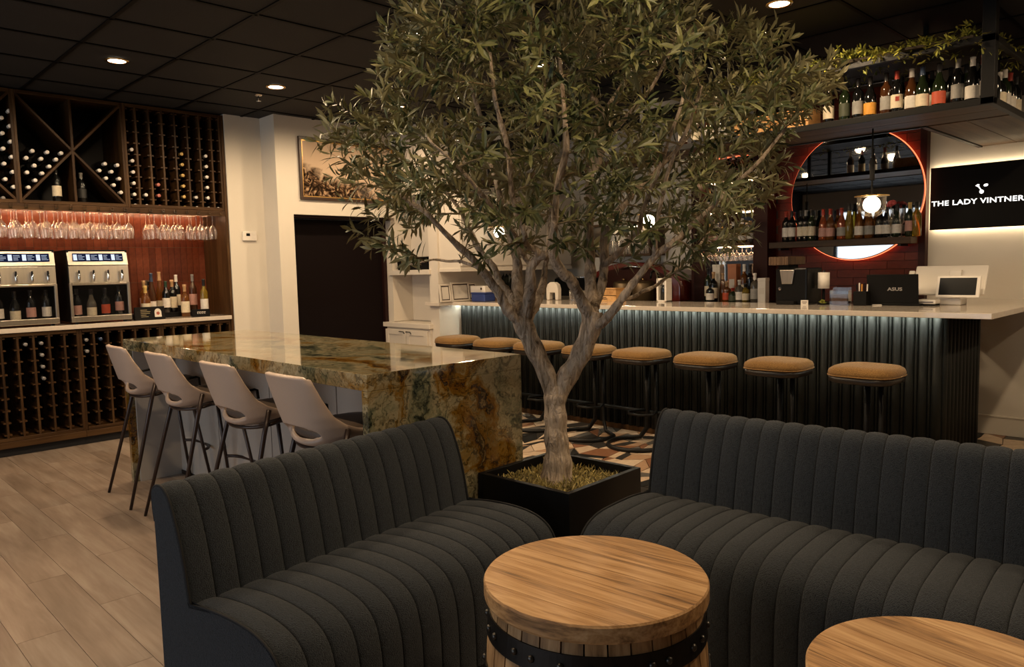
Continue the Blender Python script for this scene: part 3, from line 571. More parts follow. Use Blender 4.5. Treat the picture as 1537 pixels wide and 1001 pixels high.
# stools at the island -----------------------------------------------------
def stool_shell():
    """wrap-round back: a panel that hugs the rear of the seat, with an oval opening low down"""
    V = [0, .08, .17, .27, .40, .55, .75, .92, 1]
    Y = [-.075, -.135, -.185, -.213, -.228, -.242, -.264, -.282, -.290]; Z = [.722, .720, .732, .760, .812, .868, .955, 1.030, 1.058]
    HW = [.155, .185, .200, .206, .206, .202, .197, .190, .176]; DP = [.20, .24, .25, .22, .155, .105, .07, .05, .045]; LF = [.075, .07, .055, .035, .012, 0, 0, 0, -.004]
    nv, nu = 34, 28; vs = []
    def g(u, v):
        I = lambda T: float(np.interp(v, V, T)); a = u*PI/2*.96
        return Vector((I(HW)*math.copysign(abs(math.sin(a))**.92, a), I(Y)+I(DP)*(1-math.cos(a))**1.15, I(Z)+I(LF)*abs(u)**2.2-(.014*max(0, abs(u)-.75)/.25 if v > .95 else 0)))
    uc, vc, ru, rv_ = 0, .325, .50, .105
    q = lambda i, j: math.hypot((2*i/nu-1-uc)/ru, (j/nv-vc)/rv_)
    P = {}
    for j in range(nv+1):
        for i in range(nu+1): P[i, j] = (2*i/nu-1, j/nv)
    fs = [[(i, j), (i+1, j), (i+1, j+1), (i, j+1)] for j in range(nv) for i in range(nu)]
    fs = [f for f in fs if sum(q(*k) < 1 for k in f) < 3]
    cnt = {}
    for f in fs:
        for k in f: cnt[k] = cnt.get(k, 0)+1
    for k, c in cnt.items():
        if 0 < k[0] < nu and 0 < k[1] < nv and c < 4:
            u, v = P[k]; r = q(*k)
            if .2 < r < 2: P[k] = (uc+(u-uc)/r, vc+(v-vc)/r)
    mb = MB(); idx = {}
    for k in cnt: idx[k] = len(mb.v); mb.v.append(tuple(g(*P[k])))
    mb.f = [tuple(idx[k] for k in f) for f in fs]
    return mb
def make_stool(label):
    t = thing('counter_stool', label, 'stool', (0, 0, 0), 0, 'taupe stools along the island')
    o = part('seat_shell', stool_shell(), X['taupe'], t, True)
    md = o.modifiers.new('thick', 'SOLIDIFY'); md.thickness = .026; md.offset = 0; md2 = o.modifiers.new('smooth', 'SUBSURF'); md2.levels = 1; md2.render_levels = 1
    n = 28
    def pad(levels, y0, y1, hw):
        yc, hy = (y0+y1)/2, (y1-y0)/2; vs = []
        for sc, z in levels:
            for k in range(n):
                a = 2*PI*k/n; vs.append((sc*hw*abs(math.cos(a))**.45*math.copysign(1, math.cos(a)), yc+sc*hy*abs(math.sin(a))**.45*math.copysign(1, math.sin(a)), z))
        m = len(levels); return MB().add(vs, [(j*n+i, j*n+(i+1) % n, (j+1)*n+(i+1) % n, (j+1)*n+i) for j in range(m-1) for i in range(n)]+[tuple((m-1)*n+i for i in range(n)), tuple(range(n-1, -1, -1))])
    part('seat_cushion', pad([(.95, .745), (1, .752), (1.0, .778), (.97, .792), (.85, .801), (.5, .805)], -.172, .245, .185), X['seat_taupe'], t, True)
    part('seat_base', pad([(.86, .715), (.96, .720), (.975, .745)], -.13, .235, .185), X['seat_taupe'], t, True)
    for s in (-1, 1):
        part('leg', MB().tube([(s*.218, -.085, .805), (s*.222, -.12, .68), (s*.275, -.30, .0)], [.0125, .0135, .0095], 10), X['legbrown'], t, True)
        part('leg', MB().tube([(s*.165, .15, .705), (s*.24, .25, .0)], [.0125, .0095], 10), X['legbrown'], t, True)
    part('armrest_loop', MB().tube([(-.20, -.14, .835), (-.20, .04, .855), (-.20, .055, .85), (-.20, .06, .80)], .013, 8, flat=.6), X['black_metal'], t, True)
    arc = [(.212*math.cos(a), -.03-.145*math.sin(a)**.8, .735-.028*math.sin(a)**.7) for a in [PI*k/14 for k in range(15)]]
    part('seat_frame', MB().tube(arc, .010, 8), X['legbrown'], t, True)
    zz = .30; k = 1-zz/.705; fr = .165+.075*k
    arc = [(fr*math.cos(a), .15+.10*k+.075*math.sin(a), zz) for a in [PI*i/12 for i in range(13)]]
    part('footrest', MB().tube(arc, .0105, 8), X['legbrown'], t, True)
    return t
sl = ['taupe shell stool with tube legs, farthest along the island by the wine racks', 'taupe shell stool with tube legs, second from the wine racks', 'taupe shell stool with tube legs, third from the wine racks', 'taupe shell stool nearest the charcoal sofa, its legs half hidden']
s0 = make_stool(sl[0])
for i, (y, rz) in enumerate([(5.43, -.06), (4.69, -.02), (3.86, .0), (3.11, .0)]):
    o = s0 if i == 0 else dup(s0, (0, 0, 0), 0, sl[i])
    o.location = (1.885, y, 0); o.rotation_euler = (0, 0, -PI/2+rz)

# ================================================================== bar
BX, BY0, BY1, BZ = 5.56, 1.555, 6.47, 1.12
bar = thing('bar_counter', 'long dark fluted bar front under a pale stone top', 'bar', (BX, BY0, 0))
part('body', MB().box(0, .62, .35, BY1-BY0, .0, BZ).box(0, .92, 0, .35, 0, BZ), X['flute'], bar); part('plinth', box(-.01, .02, 0, BY1-BY0, 0, .05), X['walnut'], bar)
def half(w, d, ang=0):
    pr = [(w/2*math.cos(a), -d*math.sin(a)) for a in [PI*k/8 for k in range(9)]]
    return MB().prism([(y, x) for x, y in pr][::-1], 2, .05, BZ-.01)
wide = half(.058, .024).mesh('slat', X['flute'], True); nar = half(.021, .013).mesh('slat', X['flute'], True)
wide.polygons.foreach_set('use_smooth', [len(p.vertices) == 4 for p in wide.polygons]); nar.polygons.foreach_set('use_smooth', [len(p.vertices) == 4 for p in nar.polygons])
y = .03; k = 0
while y < BY1-BY0-.03:
    link('slat', wide, bar, (0, y, 0)); link('slat', nar, bar, (0, y+.044, 0)); y += .0845
for k in range(10):
    link('slat', wide, bar, (.04+.0845*k, 0, 0), (0, 0, PI/2)); link('slat', nar, bar, (.084+.0845*k, 0, 0), (0, 0, PI/2))
ct = tag(part('bar_worktop', MB().prism([(5.39, 1.235), (7.365, 1.235), (7.365, 2.19), (6.22, 2.19), (6.22, 6.475), (5.245, 6.475), (5.245, 6.66), (5.20, 6.66), (5.20, 6.42), (5.39, 6.42)][::-1], 2, BZ, 1.157), X['quartz'], bev=.003), 'pale polished stone bar top with a return to the wall', 'counter top')
tag(part('bar_led_strip', box(5.522, 5.532, BY0, BY1, BZ-.006, BZ-.0005), X['led_cool']), 'cool white light strip under the bar top', 'light strip')
tag(part('foot_rail', MB().tube([(5.37, 1.5, .24), (5.37, 6.3, .24)], .016, 8), X['black_metal'], None, True), 'thin dark foot rail running along the bar front', 'rail')
for k in range(5): part('rail_bracket', MB().tube([(5.37, 1.6+1.15*k, .24), (5.55, 1.6+1.15*k, .24)], .009, 6), X['black_metal'], bpy.data.objects['foot_rail'], True)

def make_bar_stool(label):
    t = thing('bar_stool', label, 'stool', (0, 0, 0), 0, 'tan cushioned stools along the bar')
    n = 28; pts = []
    for k in range(n):
        a = 2*PI*k/n; pts.append((abs(math.cos(a))**.55*math.copysign(.205, math.cos(a)), abs(math.sin(a))**.55*math.copysign(.215, math.sin(a))))
    def stack(levels, lo=True):
        vs = []
        for sc, z in levels: vs += [(x*sc, y*sc, z) for x, y in pts]
        m = len(levels); fs = [(j*n+i, j*n+(i+1) % n, (j+1)*n+(i+1) % n, (j+1)*n+i) for j in range(m-1) for i in range(n)]
        return MB().add(vs, fs+[tuple((m-1)*n+i for i in range(n)), tuple(range(n-1, -1, -1))])
    part('cushion', stack([(.95, .745), (1.0, .752), (1.005, .770), (.97, .79), (.86, .806), (.6, .815), (.25, .817)]), X['suede'], t, True)
    part('piping', MB().tube([(x*1.003, y*1.003, .750) for x, y in pts], .005, 6, True), X['suede'], t, True)
    part('seat_tray', stack([(.90, .70), (.975, .708), (.985, .744), (.9, .745)]), X['tray'], t, True)
    part('seat_plate', box(-.10, .16, -.10, .10, .685, .70), X['black_metal'], t)
    P = [(.13, -.045, .69), (.13, -.045, .25), (.13, -.05, .12), (.10, -.10, .035), (.04, -.19, .014)]
    ring = [(-.075+.235*math.cos(a), -.235*math.sin(a)*1.0, .014) for a in np.linspace(1.0, 2*PI-1.0, 19)]
    ring = [(-.06+.25*math.cos(a), .25*math.sin(a), .014) for a in np.linspace(-1.05, -(2*PI-1.05), 21)]
    path = P[:4]+ring+[(x, -y, z) for x, y, z in reversed(P[:4])]
    part('frame_loop', MB().tube(path, .021, 8, flat=.75), X['black_metal'], t, True)
    part('footrest', MB().tube([(.13, -.05, .27), (-.02, -.13, .27), (-.10, -.06, .27), (-.10, .06, .27), (-.02, .13, .27), (.13, .05, .27)], .011, 8), X['black_metal'], t, True)
    return t
bl = ['tan cushioned bar stool %s from the planter-side end of the bar' % w for w in ORD]
ys = [1.895, 2.51, 3.11, 3.715, 4.28, 4.895, 5.47, 6.08]
b0 = None
bl = ['tan cushioned stool nearest the sign end of the bar', 'tan cushioned bar stool, second from the sign end', 'tan cushioned bar stool, third from the sign end', 'tan cushioned bar stool, fourth from the sign end, right of the tree', 'tan cushioned bar stool behind the right limb of the tree', 'tan cushioned bar stool crossed by the left limb of the tree', 'tan cushioned bar stool, second from the cabinet end of the bar', 'tan cushioned bar stool nearest the white cabinet end']
for l, y in zip(bl, ys):
    o = make_bar_stool(l) if b0 is None else dup(b0, (0, 0, 0), 0, l)
    b0 = b0 or o
    o.location = (5.165, y, 0); o.rotation_euler = (0, 0, random.uniform(-.06, .06))

# ================================================================== built-in shelves by the door
t = thing('built_in_cabinet', 'cream built-in cupboard with two doors and open niche beside the dark door', 'cabinet', (5.25, 6.62, 0)); W_ = .72
part('niche_lining', MB().box(.285, .299, 0, W_, .92, 2.35).box(.0, .285, 0, .012, .92, 2.35).box(0, .285, W_-.012, W_, .92, 2.35), X['cream'], t)
part('shelf', box(-.03, .285, -.02, W_+.02, 1.466, 1.522), X['cream'], t, bev=.003)
part('top_board', box(-.06, .285, -.03, W_+.22, .86, .915), X['cream'], t, bev=.004)
part('carcass', box(-.03, -.001, -.01, W_+.2, 0, .86), X['cream'], t)
for k in range(2):
    y0 = .02+.40*k; y1 = y0+.39
    d = part('cabinet_door', MB().box(-.05, -.031, y0, y1, .08, .835), X['cream'], t, bev=.003)
    part('door_moulding', MB().box(-.058, -.05, y0, y0+.06, .08, .835).box(-.058, -.05, y1-.06, y1, .08, .835).box(-.058, -.05, y0+.06, y1-.06, .775, .835).box(-.058, -.05, y0+.06, y1-.06, .08, .14), X['cream'], d, bev=.003)
    part('door_pull', MB().tube([(-.058, (y1-.10 if k == 0 else y0+.02), .79), (-.075, (y1-.10 if k == 0 else y0+.02), .815), (-.075, (y1-.02 if k == 0 else y0+.10), .815), (-.058, (y1-.02 if k == 0 else y0+.10), .815)], .005, 6), X['black_metal'], d, True)
t = thing('storage_box', 'dark woven box on the cream niche shelf', 'box', (5.395, 6.97, 1.522))
part('box_body', MB().prism([(-.12, 0), (.12, 0), (.135, .13), (-.135, .13)], 1, -.28, .28), X['matt_black'], t, bev=.006); part('box_rim', MB().box(-.142, .142, -.29, .29, .13, .145), X['black'], t, bev=.003)
uc = thing('wall_cupboard', 'cream upper cupboard on the wall behind the left end of the bar', 'cabinet', (5.28, 6.14, 1.53))
part('carcass', box(0, 1.80, 0, .345, 0, .82), X['cream'], uc); part('bottom_trim', box(-.01, 1.80, -.02, .345, -.04, 0), X['cream'], uc, bev=.004)
for k in range(4):
    d = part('cabinet_door', box(.01+.447*k, .447+.447*k, -.02, 0, .02, .80), X['cream'], uc, bev=.003); part('door_moulding', MB().box(.05+.447*k, .407+.447*k, -.024, -.02, .06, .07).box(.05+.447*k, .407+.447*k, -.024, -.02, .75, .76), X['cream'], d)
for k, (ua, ub, h, s) in enumerate([(660.5, 677, .20, 'left of three'), (677.5, 704.5, .215, 'middle of three'), (700, 717, .205, 'right of three')]):
    xa, xb = onp(ua, 440, 1, 6.42).x, onp(ub, 440, 1, 6.42).x; x = (xa+xb)/2; w = xb-xa
    t = thing('framed_certificate', 'cream framed certificate leaning at the back of the bar, '+s, 'frame', (x, 6.425-.006*(k == 1)+.012*(k == 2), 1.1575), 0, 'certificates leaning at the bar end')
    t.rotation_euler = (-.12, 0, 0)
    part('frame', MB().box(-w/2, w/2, -.02, 0, 0, .02).box(-w/2, w/2, -.02, 0, h-.02, h).box(-w/2, -w/2+.02, -.02, 0, .02, h-.02).box(w/2-.02, w/2, -.02, 0, .02, h-.02), X['cream'], t, bev=.003)
    part('dark_border', box(-w/2+.02, w/2-.02, -.012, -.006, .02, h-.02), X['frame_brown'], t); part('sheet', box(-w/2+.032, w/2-.032, -.014, -.012, .032, h-.032), X['paper'], t)
t = thing('biscuit_tin', 'blue tin standing in front of the certificates', 'tin', (5.64, 6.16, 1.1575)); part('tin_body', box(-.1, .1, -.11, .11, 0, .085), X['blue'], t, bev=.01); part('tin_lid', box(-.104, .104, -.114, .114, .085, .1), X['blue'], t, bev=.006)
t = thing('card_box', 'white cardboard box lying on the blue tin', 'box', (5.65, 6.18, 1.258)); part('carton', box(-.09, .09, -.12, .12, 0, .07), X['paper'], t, bev=.004); part('box_flap', box(-.092, -.088, -.11, .11, .03, .068), X['white_plastic'], t); part('printed_mark', MB().lathe([(0, 0), (.014, 0)], 12, Matrix.Translation((-.0935, -.06, .04)) @ Matrix.Rotation(PI/2, 4, 'Y')), X['walnut'], t)
for k in range(3):
    t = thing('wooden_block', 'small pale wooden box on the bar right of the blue tin, '+('first', 'second', 'third')[k]+' of three', 'box', (5.74, 6.0-.105*k, 1.1575), 0, 'small wooden boxes beside the blue tin'); part('block_body', box(-.05, .05, -.045, .045, 0, .07), X['shelfwood'], t, bev=.004); part('block_lid', box(-.052, .052, -.047, .047, .07, .078), X['crate'], t)

# ================================================================== back bar
bk = thing('back_counter', 'dark counter along the wall behind the bar', 'counter', (6.78, 2.26, 0)); part('counter_base', box(.04, .57, 0, 4.18, 0, 1.08), X['maroon_post'], bk); part('counter_slab', box(0, .585, -.02, 4.20, 1.08, 1.12), X['black'], bk, bev=.003)
for k in range(6):
    d = part('cabinet_door', box(.02, .04, .02+.69*k, .69+.69*k, .1, 1.05), X['maroon_post'], bk, bev=.003); part('knob', MB().lathe([(.0, 0), (.012, .0), (.014, -.02), (0, -.024)], 10, Matrix.Translation((.02, .1+.69*k, .95)) @ Matrix.Rotation(-PI/2, 4, 'Y') @ Matrix.Scale(-1, 4)), X['brass'], d)
t = tag(part('tall_post', box(7.12, 7.368, 3.585, 3.74, 1.121, CEIL-.02), X['maroon_post'], bev=.004), 'dark maroon post between the round mirror and the lit shelves', 'post')
# tiled panel with the round mirror
tp = thing('tiled_panel', 'oxblood tiled wall panel behind the round mirror', 'wall panel', (7.37, 2.215, 1.12))
part('panel_board', box(-.06, -.001, 0, 1.37, 0, CEIL-1.14), X['floorbase'], tp); part('panel_edge', MB().box(-.085, -.001, -.02, .0, 0, CEIL-1.14).box(-.085, -.06, 0, .035, 0, CEIL-1.14), X['maroon_post'], tp)
tm = MB().box(-.012, 0, -.148, .148, -.0355, .0355).mesh('tile', X['darktile'])
for j in range(26):
    for i in range(6):
        y = .15-.15*(j % 2)+.30*i; a, b = max(y-.148, .037), min(y+.148, 1.368)
        if b-a < .02: continue
        if b-a > .29: link('tile', tm, tp, (-.06, y, .04+.075*j))
        else: part('tile', box(-.012, 0, a-y, b-y, -.0355, .0355), X['darktile'], tp, loc=(-.06, y, .04+.075*j))
MC = (7.258, 2.795, 2.115); MR = .60
mi = thing('round_mirror', 'large round mirror with a glowing red halo behind the bar', 'mirror', MC)
RM = Matrix.Rotation(-PI/2, 4, 'Y')
part('mirror_disc', MB().lathe([(0, .0), (MR-.008, .0), (MR-.002, -.004), (MR-.002, -.012)], 96, RM @ Matrix.Translation((0, 0, .022))), X['mirror'], mi, True)
bpy.data.meshes[bpy.data.objects['mirror_disc'].data.name].polygons.foreach_set('use_smooth', [False]*len(bpy.data.objects['mirror_disc'].data.polygons))
part('red_halo', MB().lathe([(MR-.001, -.004), (MR+.0055, -.004), (MR+.0055, .004), (MR-.001, .004)], 96, RM), X['led_red'], mi, True); part('hidden_light', MB().lathe([(MR-.03, -.014), (MR-.012, -.014), (MR-.012, -.004), (MR-.03, -.004)], 96, RM), X['led_red_back'], mi); part('backing_disc', MB().lathe([(0, -.04), (MR-.06, -.04), (MR-.06, .009), (0, .009)], 64, RM), X['matt_black'], mi)
ms = thing('wall_shelf', 'brown board shelf across the round mirror, holding wine bottles', 'shelf', (7.28, 2.245, 1.645)); part('board', box(-.21, -.03, 0, 1.30, 0, .06), X['shelfwood'], ms, bev=.004)
for y in (.1, 1.2): part('shelf_bracket', box(-.19, .0, y-.012, y+.012, -.02, 0), X['black_metal'], ms)
MBT = [(1181.5, 'bordeaux', 'black', 'white', 'red', 'white label on a low stand, at the left end'), (1190, 'bordeaux', 'black', 'white', 'black', 'white label with a dark mark, beside the left end'), (1203.5, 'bordeaux', 'black', 'cream', 'black', 'large cream label, tall'), (1211, 'bordeaux', 'black', 'cream', 'grey', 'cream label half hidden behind its neighbours'), (1219.5, 'bordeaux', 'green', 'cream', 'black', 'large cream label, right of the first group'), (1237, 'burgundy', 'rose', 'pink', 'red', 'red neck and rosé wine'), (1247.5, 'burgundy', 'amber', 'pink', 'red', 'amber rosé wine'), (1264.5, 'burgundy', 'rose', 'grey', 'red', 'dark rosé with a grey label'), (1274.5, 'hock', 'gold', None, 'black', 'slim yellow wine without label'), (1291, 'burgundy', 'amber', 'white', 'cork', 'amber wine left of the globe lamp'), (1306, 'burgundy', 'amber', 'grey', 'cork', 'amber wine under the globe lamp'), (1322, 'burgundy', 'black', 'white', 'black', 'dark glass right of the globe lamp'), (1332, 'burgundy', 'black', 'white', 'black', 'dark glass with a broad white label'), (1347.5, 'burgundy', 'green', 'white', 'black', 'green glass and small white label'), (1366.5, 'bordeaux', 'green', 'pink', 'gold', 'picture label in pink and yellow'), (1377, 'bordeaux', 'gold', None, 'black', 'pale gold wine, at the right end')]
for u, kd, g, l, c, s in MBT:
    y = onp(u, 340, 0, 7.17).y
    bottle(kd, g, l, c, (7.15 if kd != 'hock' else 7.17, y, 1.7055), 'bottle on the mirror shelf, '+s, 'bottles on the shelf across the mirror', h=.98)
for u in (1337.5, 1354):
    y = onp(u, 340, 0, 7.12).y; t = thing('sparkling_flute', 'clear tall flute glass among the mirror shelf bottles, '+('nearer the globe lamp' if u < 1350 else 'farther from the globe lamp'), 'wine glass', (7.11, y, 1.7055), 0, 'glasses on the mirror shelf'); part('flute_glass', MB().lathe([(.03, 0), (.028, .003), (.004, .01), (.004, .10), (.02, .13), (.026, .18), (.021, .25)], 14), X['glassclear'], t, True)
t = thing('flower_posy', 'pink flowers standing in the flute on the mirror shelf', 'flowers', (7.11, onp(1337.5, 340, 0, 7.12).y, 1.90)); mb = MB()
for k in range(9):
    a = k*2.4; r = .035*(k/9)**.5; mb.lathe([(0, -.02), (.02, -.008), (.022, .008), (.0, .02)], 7, Matrix.Translation((r*math.cos(a), r*math.sin(a), .09+.012*(k % 3))))
part('blossoms', mb, plain('pink_petals', (.5, .08, .08), .6), t, True); part('stems', MB().tube([(0, 0, -.1), (0, 0, .08)], .004, 5), X['twig'], t)

# lit bottle shelves left of the post
ls = thing('lit_back_shelf', 'tall lit bar shelving of three boards left of the maroon post', 'shelf', (7.36, 3.76, 1.12)); LW = .64
part('mirror_back', box(-.02, -.005, 0, LW, 0, 1.55), X['mirror'], ls); part('side_board', box(-.28, -.005, LW, LW+.03, 0, 1.6), X['maroon_post'], ls)
for z in (.57, .93, 1.25): part('board', box(-.27, -.02, 0, LW, z, z+.03), X['shelfwood'], ls, bev=.003)
part('top_board', box(-.28, -.005, 0, LW+.03, 1.55, 1.60), X['maroon_post'], ls); part('red_light_strip', box(-.26, -.25, 0, LW, 1.535, 1.549), X['led_red'], ls); part('warm_light_strip', MB().box(-.04, -.03, 0, LW, .556, .569).box(-.04, -.03, 0, LW, .916, .929).box(-.04, -.03, 0, LW, 1.236, 1.249), X['led_amber'], ls)
rows = [(1.72, 6, 'lowest'), (2.08, 6, 'middle'), (2.40, 5, 'top')]
for z, n, nm in rows:
    for k in range(n):
        kd = random.choice(['bordeaux', 'spirit', 'hock', 'burgundy']); g = random.choice(['black', 'amber', 'clear', 'brown', 'green', 'gold']); y = 3.81+.095*k
        bottle(kd, g, random.choice(['cream', 'white', 'pink', 'grey']), random.choice(['white', 'cork', 'black', 'gold', 'silver']), (7.20, y, z+.0005), 'bottle on the %s board of the lit shelving, %s from the maroon post' % (nm, ORD[k]), 'bottles on the lit shelving', h=.72)
k = 0
for i in range(6):
    for j in range(2):
        o = link('hanging_wine_glass', gm, None, (7.13+.11*j, 3.82+.105*i, 1.688), scl=(.8, .8, .62)); tag(o, 'wine glass hanging under the lowest lit board, %s from the maroon post, %s row' % (ORD[i], ('front', 'back')[j]), 'wine glass', 'wine glasses under the lit shelving')
# hanging rack with white-lit stemware further left
gr = thing('stemware_shelf', 'dark hanging shelf of lit glasses behind the right limb of the tree', 'shelf', (7.36, 4.95, 1.62)); part('board', box(-.30, -.005, 0, .85, 0, .025), X['shelfwood'], gr); part('upper_board', box(-.30, -.005, 0, .85, .36, .385), X['shelfwood'], gr); [part('shelf_end', box(-.3, -.005, y, y+.02, .025, .36), X['shelfwood'], gr) for y in (0, .83)]; part('light_strip', box(-.03, -.02, .02, .83, .345, .359), X['led_warm'], gr)
tb = MB().lathe([(.026, 0), (.03, .004), (.034, .16), (.032, .16), (.028, .008)], 14).mesh('tumbler_glass', X['glassclear'], True)
for i in range(9):
    for j in range(2):
        o = link('tumbler_glass', tb, None, (7.12+.12*j, 5.0+.092*i, 1.6455)); tag(o, 'tall clear glass on the lit glass shelf, %s from the kegs side, %s row' % (ORD[i], ('front', 'back')[j]), 'glass', 'glasses on the lit glass shelf')

# things standing on the back counter and the bar ---------------------------
KB = 1.1205
t = thing('red_cabinet', 'dark red enamel cabinet with a rounded top behind the bar', 'cabinet', (7.0, 4.46, KB)); n = 14
pr = [(0, 0), (1.28, 0)]+[(.64+.64*math.cos(a), .16+.27*math.sin(a)) for a in [PI*k/n for k in range(n+1)]]
part('cabinet_shell', MB().prism(pr, 0, -.10, .33), X['redmachine'], t, bev=.01); part('front_plate', MB().prism([(.64+(y-.64)*.86, .03+z*.8) for y, z in pr], 0, -.112, -.10), X['maroon_post'], t); part('chrome_bar', MB().tube([(-.13, .75, .36), (-.15, .62, .385), (-.13, .45, .37)], .012, 8), X['chrome'], t, True)
for k, y in enumerate((5.15, 4.88)):
    t = thing('bronze_urn', 'bronze drinks tank behind the bar, '+('left' if k == 0 else 'right')+' of two', 'urn', (6.84 if k == 0 else 6.83, y, KB), 0, 'bronze tanks behind the bar')
    part('tank', MB().lathe([(0, 0), (.115, 0), (.122, .01), (.122, .19), (.11, .215), (.05, .225), (0, .226)], 24), X['bronze'], t, True); part('lid_knob', MB().lathe([(.0, .224), (.012, .226), (.018, .245), (0, .252)], 12), X['brass'], t, True)
t = thing('black_tap', 'black swan-neck tap beside the bronze tanks', 'tap', (6.79, 4.66, KB)); part('spout', MB().tube([(.0, 0, 0), (0, 0, .26), (-.02, 0, .31), (-.07, 0, .335), (-.12, 0, .31), (-.135, 0, .25)], .012, 10), X['black'], t, True); part('tap_base', MB().lathe([(0, 0), (.03, 0), (.026, .03), (0, .03)], 14), X['black'], t, True)
t = thing('bottle_stand', 'white stand with a dark bottle slot beside the tap', 'stand', (6.12, 4.13, 1.1575)); part('stand_frame', MB().box(-.05, .05, -.055, -.035, 0, .2).box(-.05, .05, .035, .055, 0, .2).box(-.05, .05, -.055, .055, .2, .225).box(-.05, .05, -.055, .055, 0, .015), X['white_plastic'], t, bev=.004); part('backing', box(.04, .05, -.035, .035, .015, .2), X['matt_black'], t)
bottle('bordeaux', 'black', None, 'white', (6.115, 4.13, 1.173), 'small dark bottle inside the white stand', 'bottles on the bar', h=.6).scale = (.7, .7, .6)
t = thing('wine_crate', 'pale wooden crate with dark print on the bar behind the tree limb', 'crate', (6.08, 4.78, 1.1575))
for z in (0, .062): part('slat', box(-.075, -.065, -.16, .16, z, z+.055), X['crate'], t)
part('crate_body', MB().box(-.065, .09, -.16, -.15, 0, .12).box(-.065, .09, .15, .16, 0, .12).box(.08, .09, -.15, .15, 0, .12).box(-.065, .08, -.15, .15, 0, .01), X['crate'], t); part('printed_mark', MB().box(-.0765, -.0745, -.05, .05, .02, .028).box(-.0765, -.0745, -.035, .035, .036, .044), X['crate_ink'], t); part('lid', box(-.08, .095, -.165, .165, .121, .132), X['crate'], t)
for i in range(3):
    t = thing('water_glass', 'clear tumbler on the bar left of the crate, '+ORD[i]+' of three', 'glass', (6.02, 5.04+.085*i, 1.1575), 0, 'tumblers beside the crate'); part('glass_wall', MB().lathe([(.028, 0), (.032, .11), (.030, .11), (.026, .006)], 14), X['glassclear'], t, True)
t = thing('arched_ornament', 'cream arched ornament with two legs on the bar behind the tree', 'ornament', (6.12, 5.56, 1.1575))
ar = [(-.085, 0), (-.045, 0), (-.04, .08), (.035, .08), (.045, 0), (.085, 0), (.088, .12), (.07, .17), (.03, .195), (-.03, .195), (-.07, .17), (-.088, .12)]
part('arch_body', MB().prism(ar, 0, -.03, .03), X['cream'], t, bev=.008)
t = thing('coffee_machine', 'black low machine behind the cream ornament', 'machine', (6.9, 5.85, KB)); part('machine_body', box(-.12, .3, -.30, .30, 0, .26), X['black'], t, bev=.015); part('drip_tray', box(-.16, -.12, -.22, .22, .0, .05), X['steel'], t, bev=.004); part('cup_rail', MB().tube([(-.1, -.28, .27), (-.1, .28, .27)], .008, 8), X['chrome'], t, True)
def blade(mb, o, d, n, L, w, droop=.15):
    s = d.cross(n).normalized(); n2 = s.cross(d).normalized(); k = len(mb.v)
    P = [o, o+d*L*.3+s*w*.8, o+d*L*.3-n2*w*.25, o+d*L*.3-s*w*.8, o+d*L*.66+s*w-n2*L*droop*.35, o+d*L*.66-n2*(w*.25+L*droop*.35), o+d*L*.66-s*w-n2*L*droop*.35, o+d*L-n2*L*droop]
    mb.v += [tuple(p) for p in P]; mb.f += [tuple(i+k for i in f) for f in [(0, 1, 2), (0, 2, 3), (1, 4, 5, 2), (2, 5, 6, 3), (4, 7, 5), (5, 7, 6)]]
def rv(): 
    v = Vector(RNG.normal(size=3)); return v.normalized()
t = thing('dark_pot_plant', 'dark leafy plant on the bar beside the certificates', 'plant', (6.06, 6.28, 1.1575)); part('pot', MB().lathe([(0, 0), (.06, 0), (.075, .1), (.068, .1), (.06, .09), (0, .09)], 18), X['black'], t, True); mb = MB()
for k in range(170):
    d = rv(); d.z = abs(d.z)*1.1; d.normalize(); blade(mb, Vector((0, 0, .1))+d*random.uniform(.02, .15), (d+rv()*.6).normalized(), rv(), .09, .02)
tag(part('foliage', mb, X['darkleaf'], t), None, None, None, 'stuff')
# bottle cluster at the end of the back counter, below the lit shelves
def carton(name, label, u, v0, w, col, x=6.95):
    a = onp(u, v0, 0, x); t = thing(name, label, 'box', (x, a.y, KB), 0, 'gift cartons behind the bar'); h = a.z-KB
    part('carton_body', box(-w/2, w/2, -w/2, w/2, 0, h-.03), X[col] if isinstance(col, str) else col, t, bev=.003); part('carton_lid', box(-w/2-.002, w/2+.002, -w/2-.002, w/2+.002, h-.03, h), X[col] if isinstance(col, str) else col, t, bev=.003); part('carton_label', box(-w/2-.003, -w/2, -w*.3, w*.3, h*.35, h*.6), X['paper'], t)
carton('gift_carton', 'tall cream gift carton among the bottles, left of the orange one', 1078, 397, .085, 'paper'); carton('gift_carton', 'tall orange gift carton among the bottles', 1102, 396, .095, plain('orange_card', (.42, .16, .07), .6), 7.0); carton('gift_carton', 'white gift carton against the maroon post', 1146, 417, .08, 'white_plastic', 6.86)
BC = [(1063, 402, 'bordeaux', 'green', 'cream', 'black', 6.95), (1071, 408, 'spirit', 'black', 'cream', 'cork', 6.84), (1066, 425, 'spirit', 'black', 'white', 'black', 6.80), (1085, 410, 'hock', 'amber', None, 'cork', 6.93), (1091, 423, 'spirit', 'amber', 'red', 'cork', 6.83), (1110, 420, 'spirit', 'clear', 'white', 'silver', 6.82), (1117, 396, 'bordeaux', 'amber', 'cream', 'white', 6.97), (1119, 425, 'spirit', 'gold', 'cream', 'black', 6.84), (1126, 396, 'bordeaux', 'black', None, 'black', 6.98), (1133, 410, 'spirit', 'clear', 'grey', 'white', 6.84), (1100, 432, 'spirit', 'green', 'green', 'red', 6.80)]
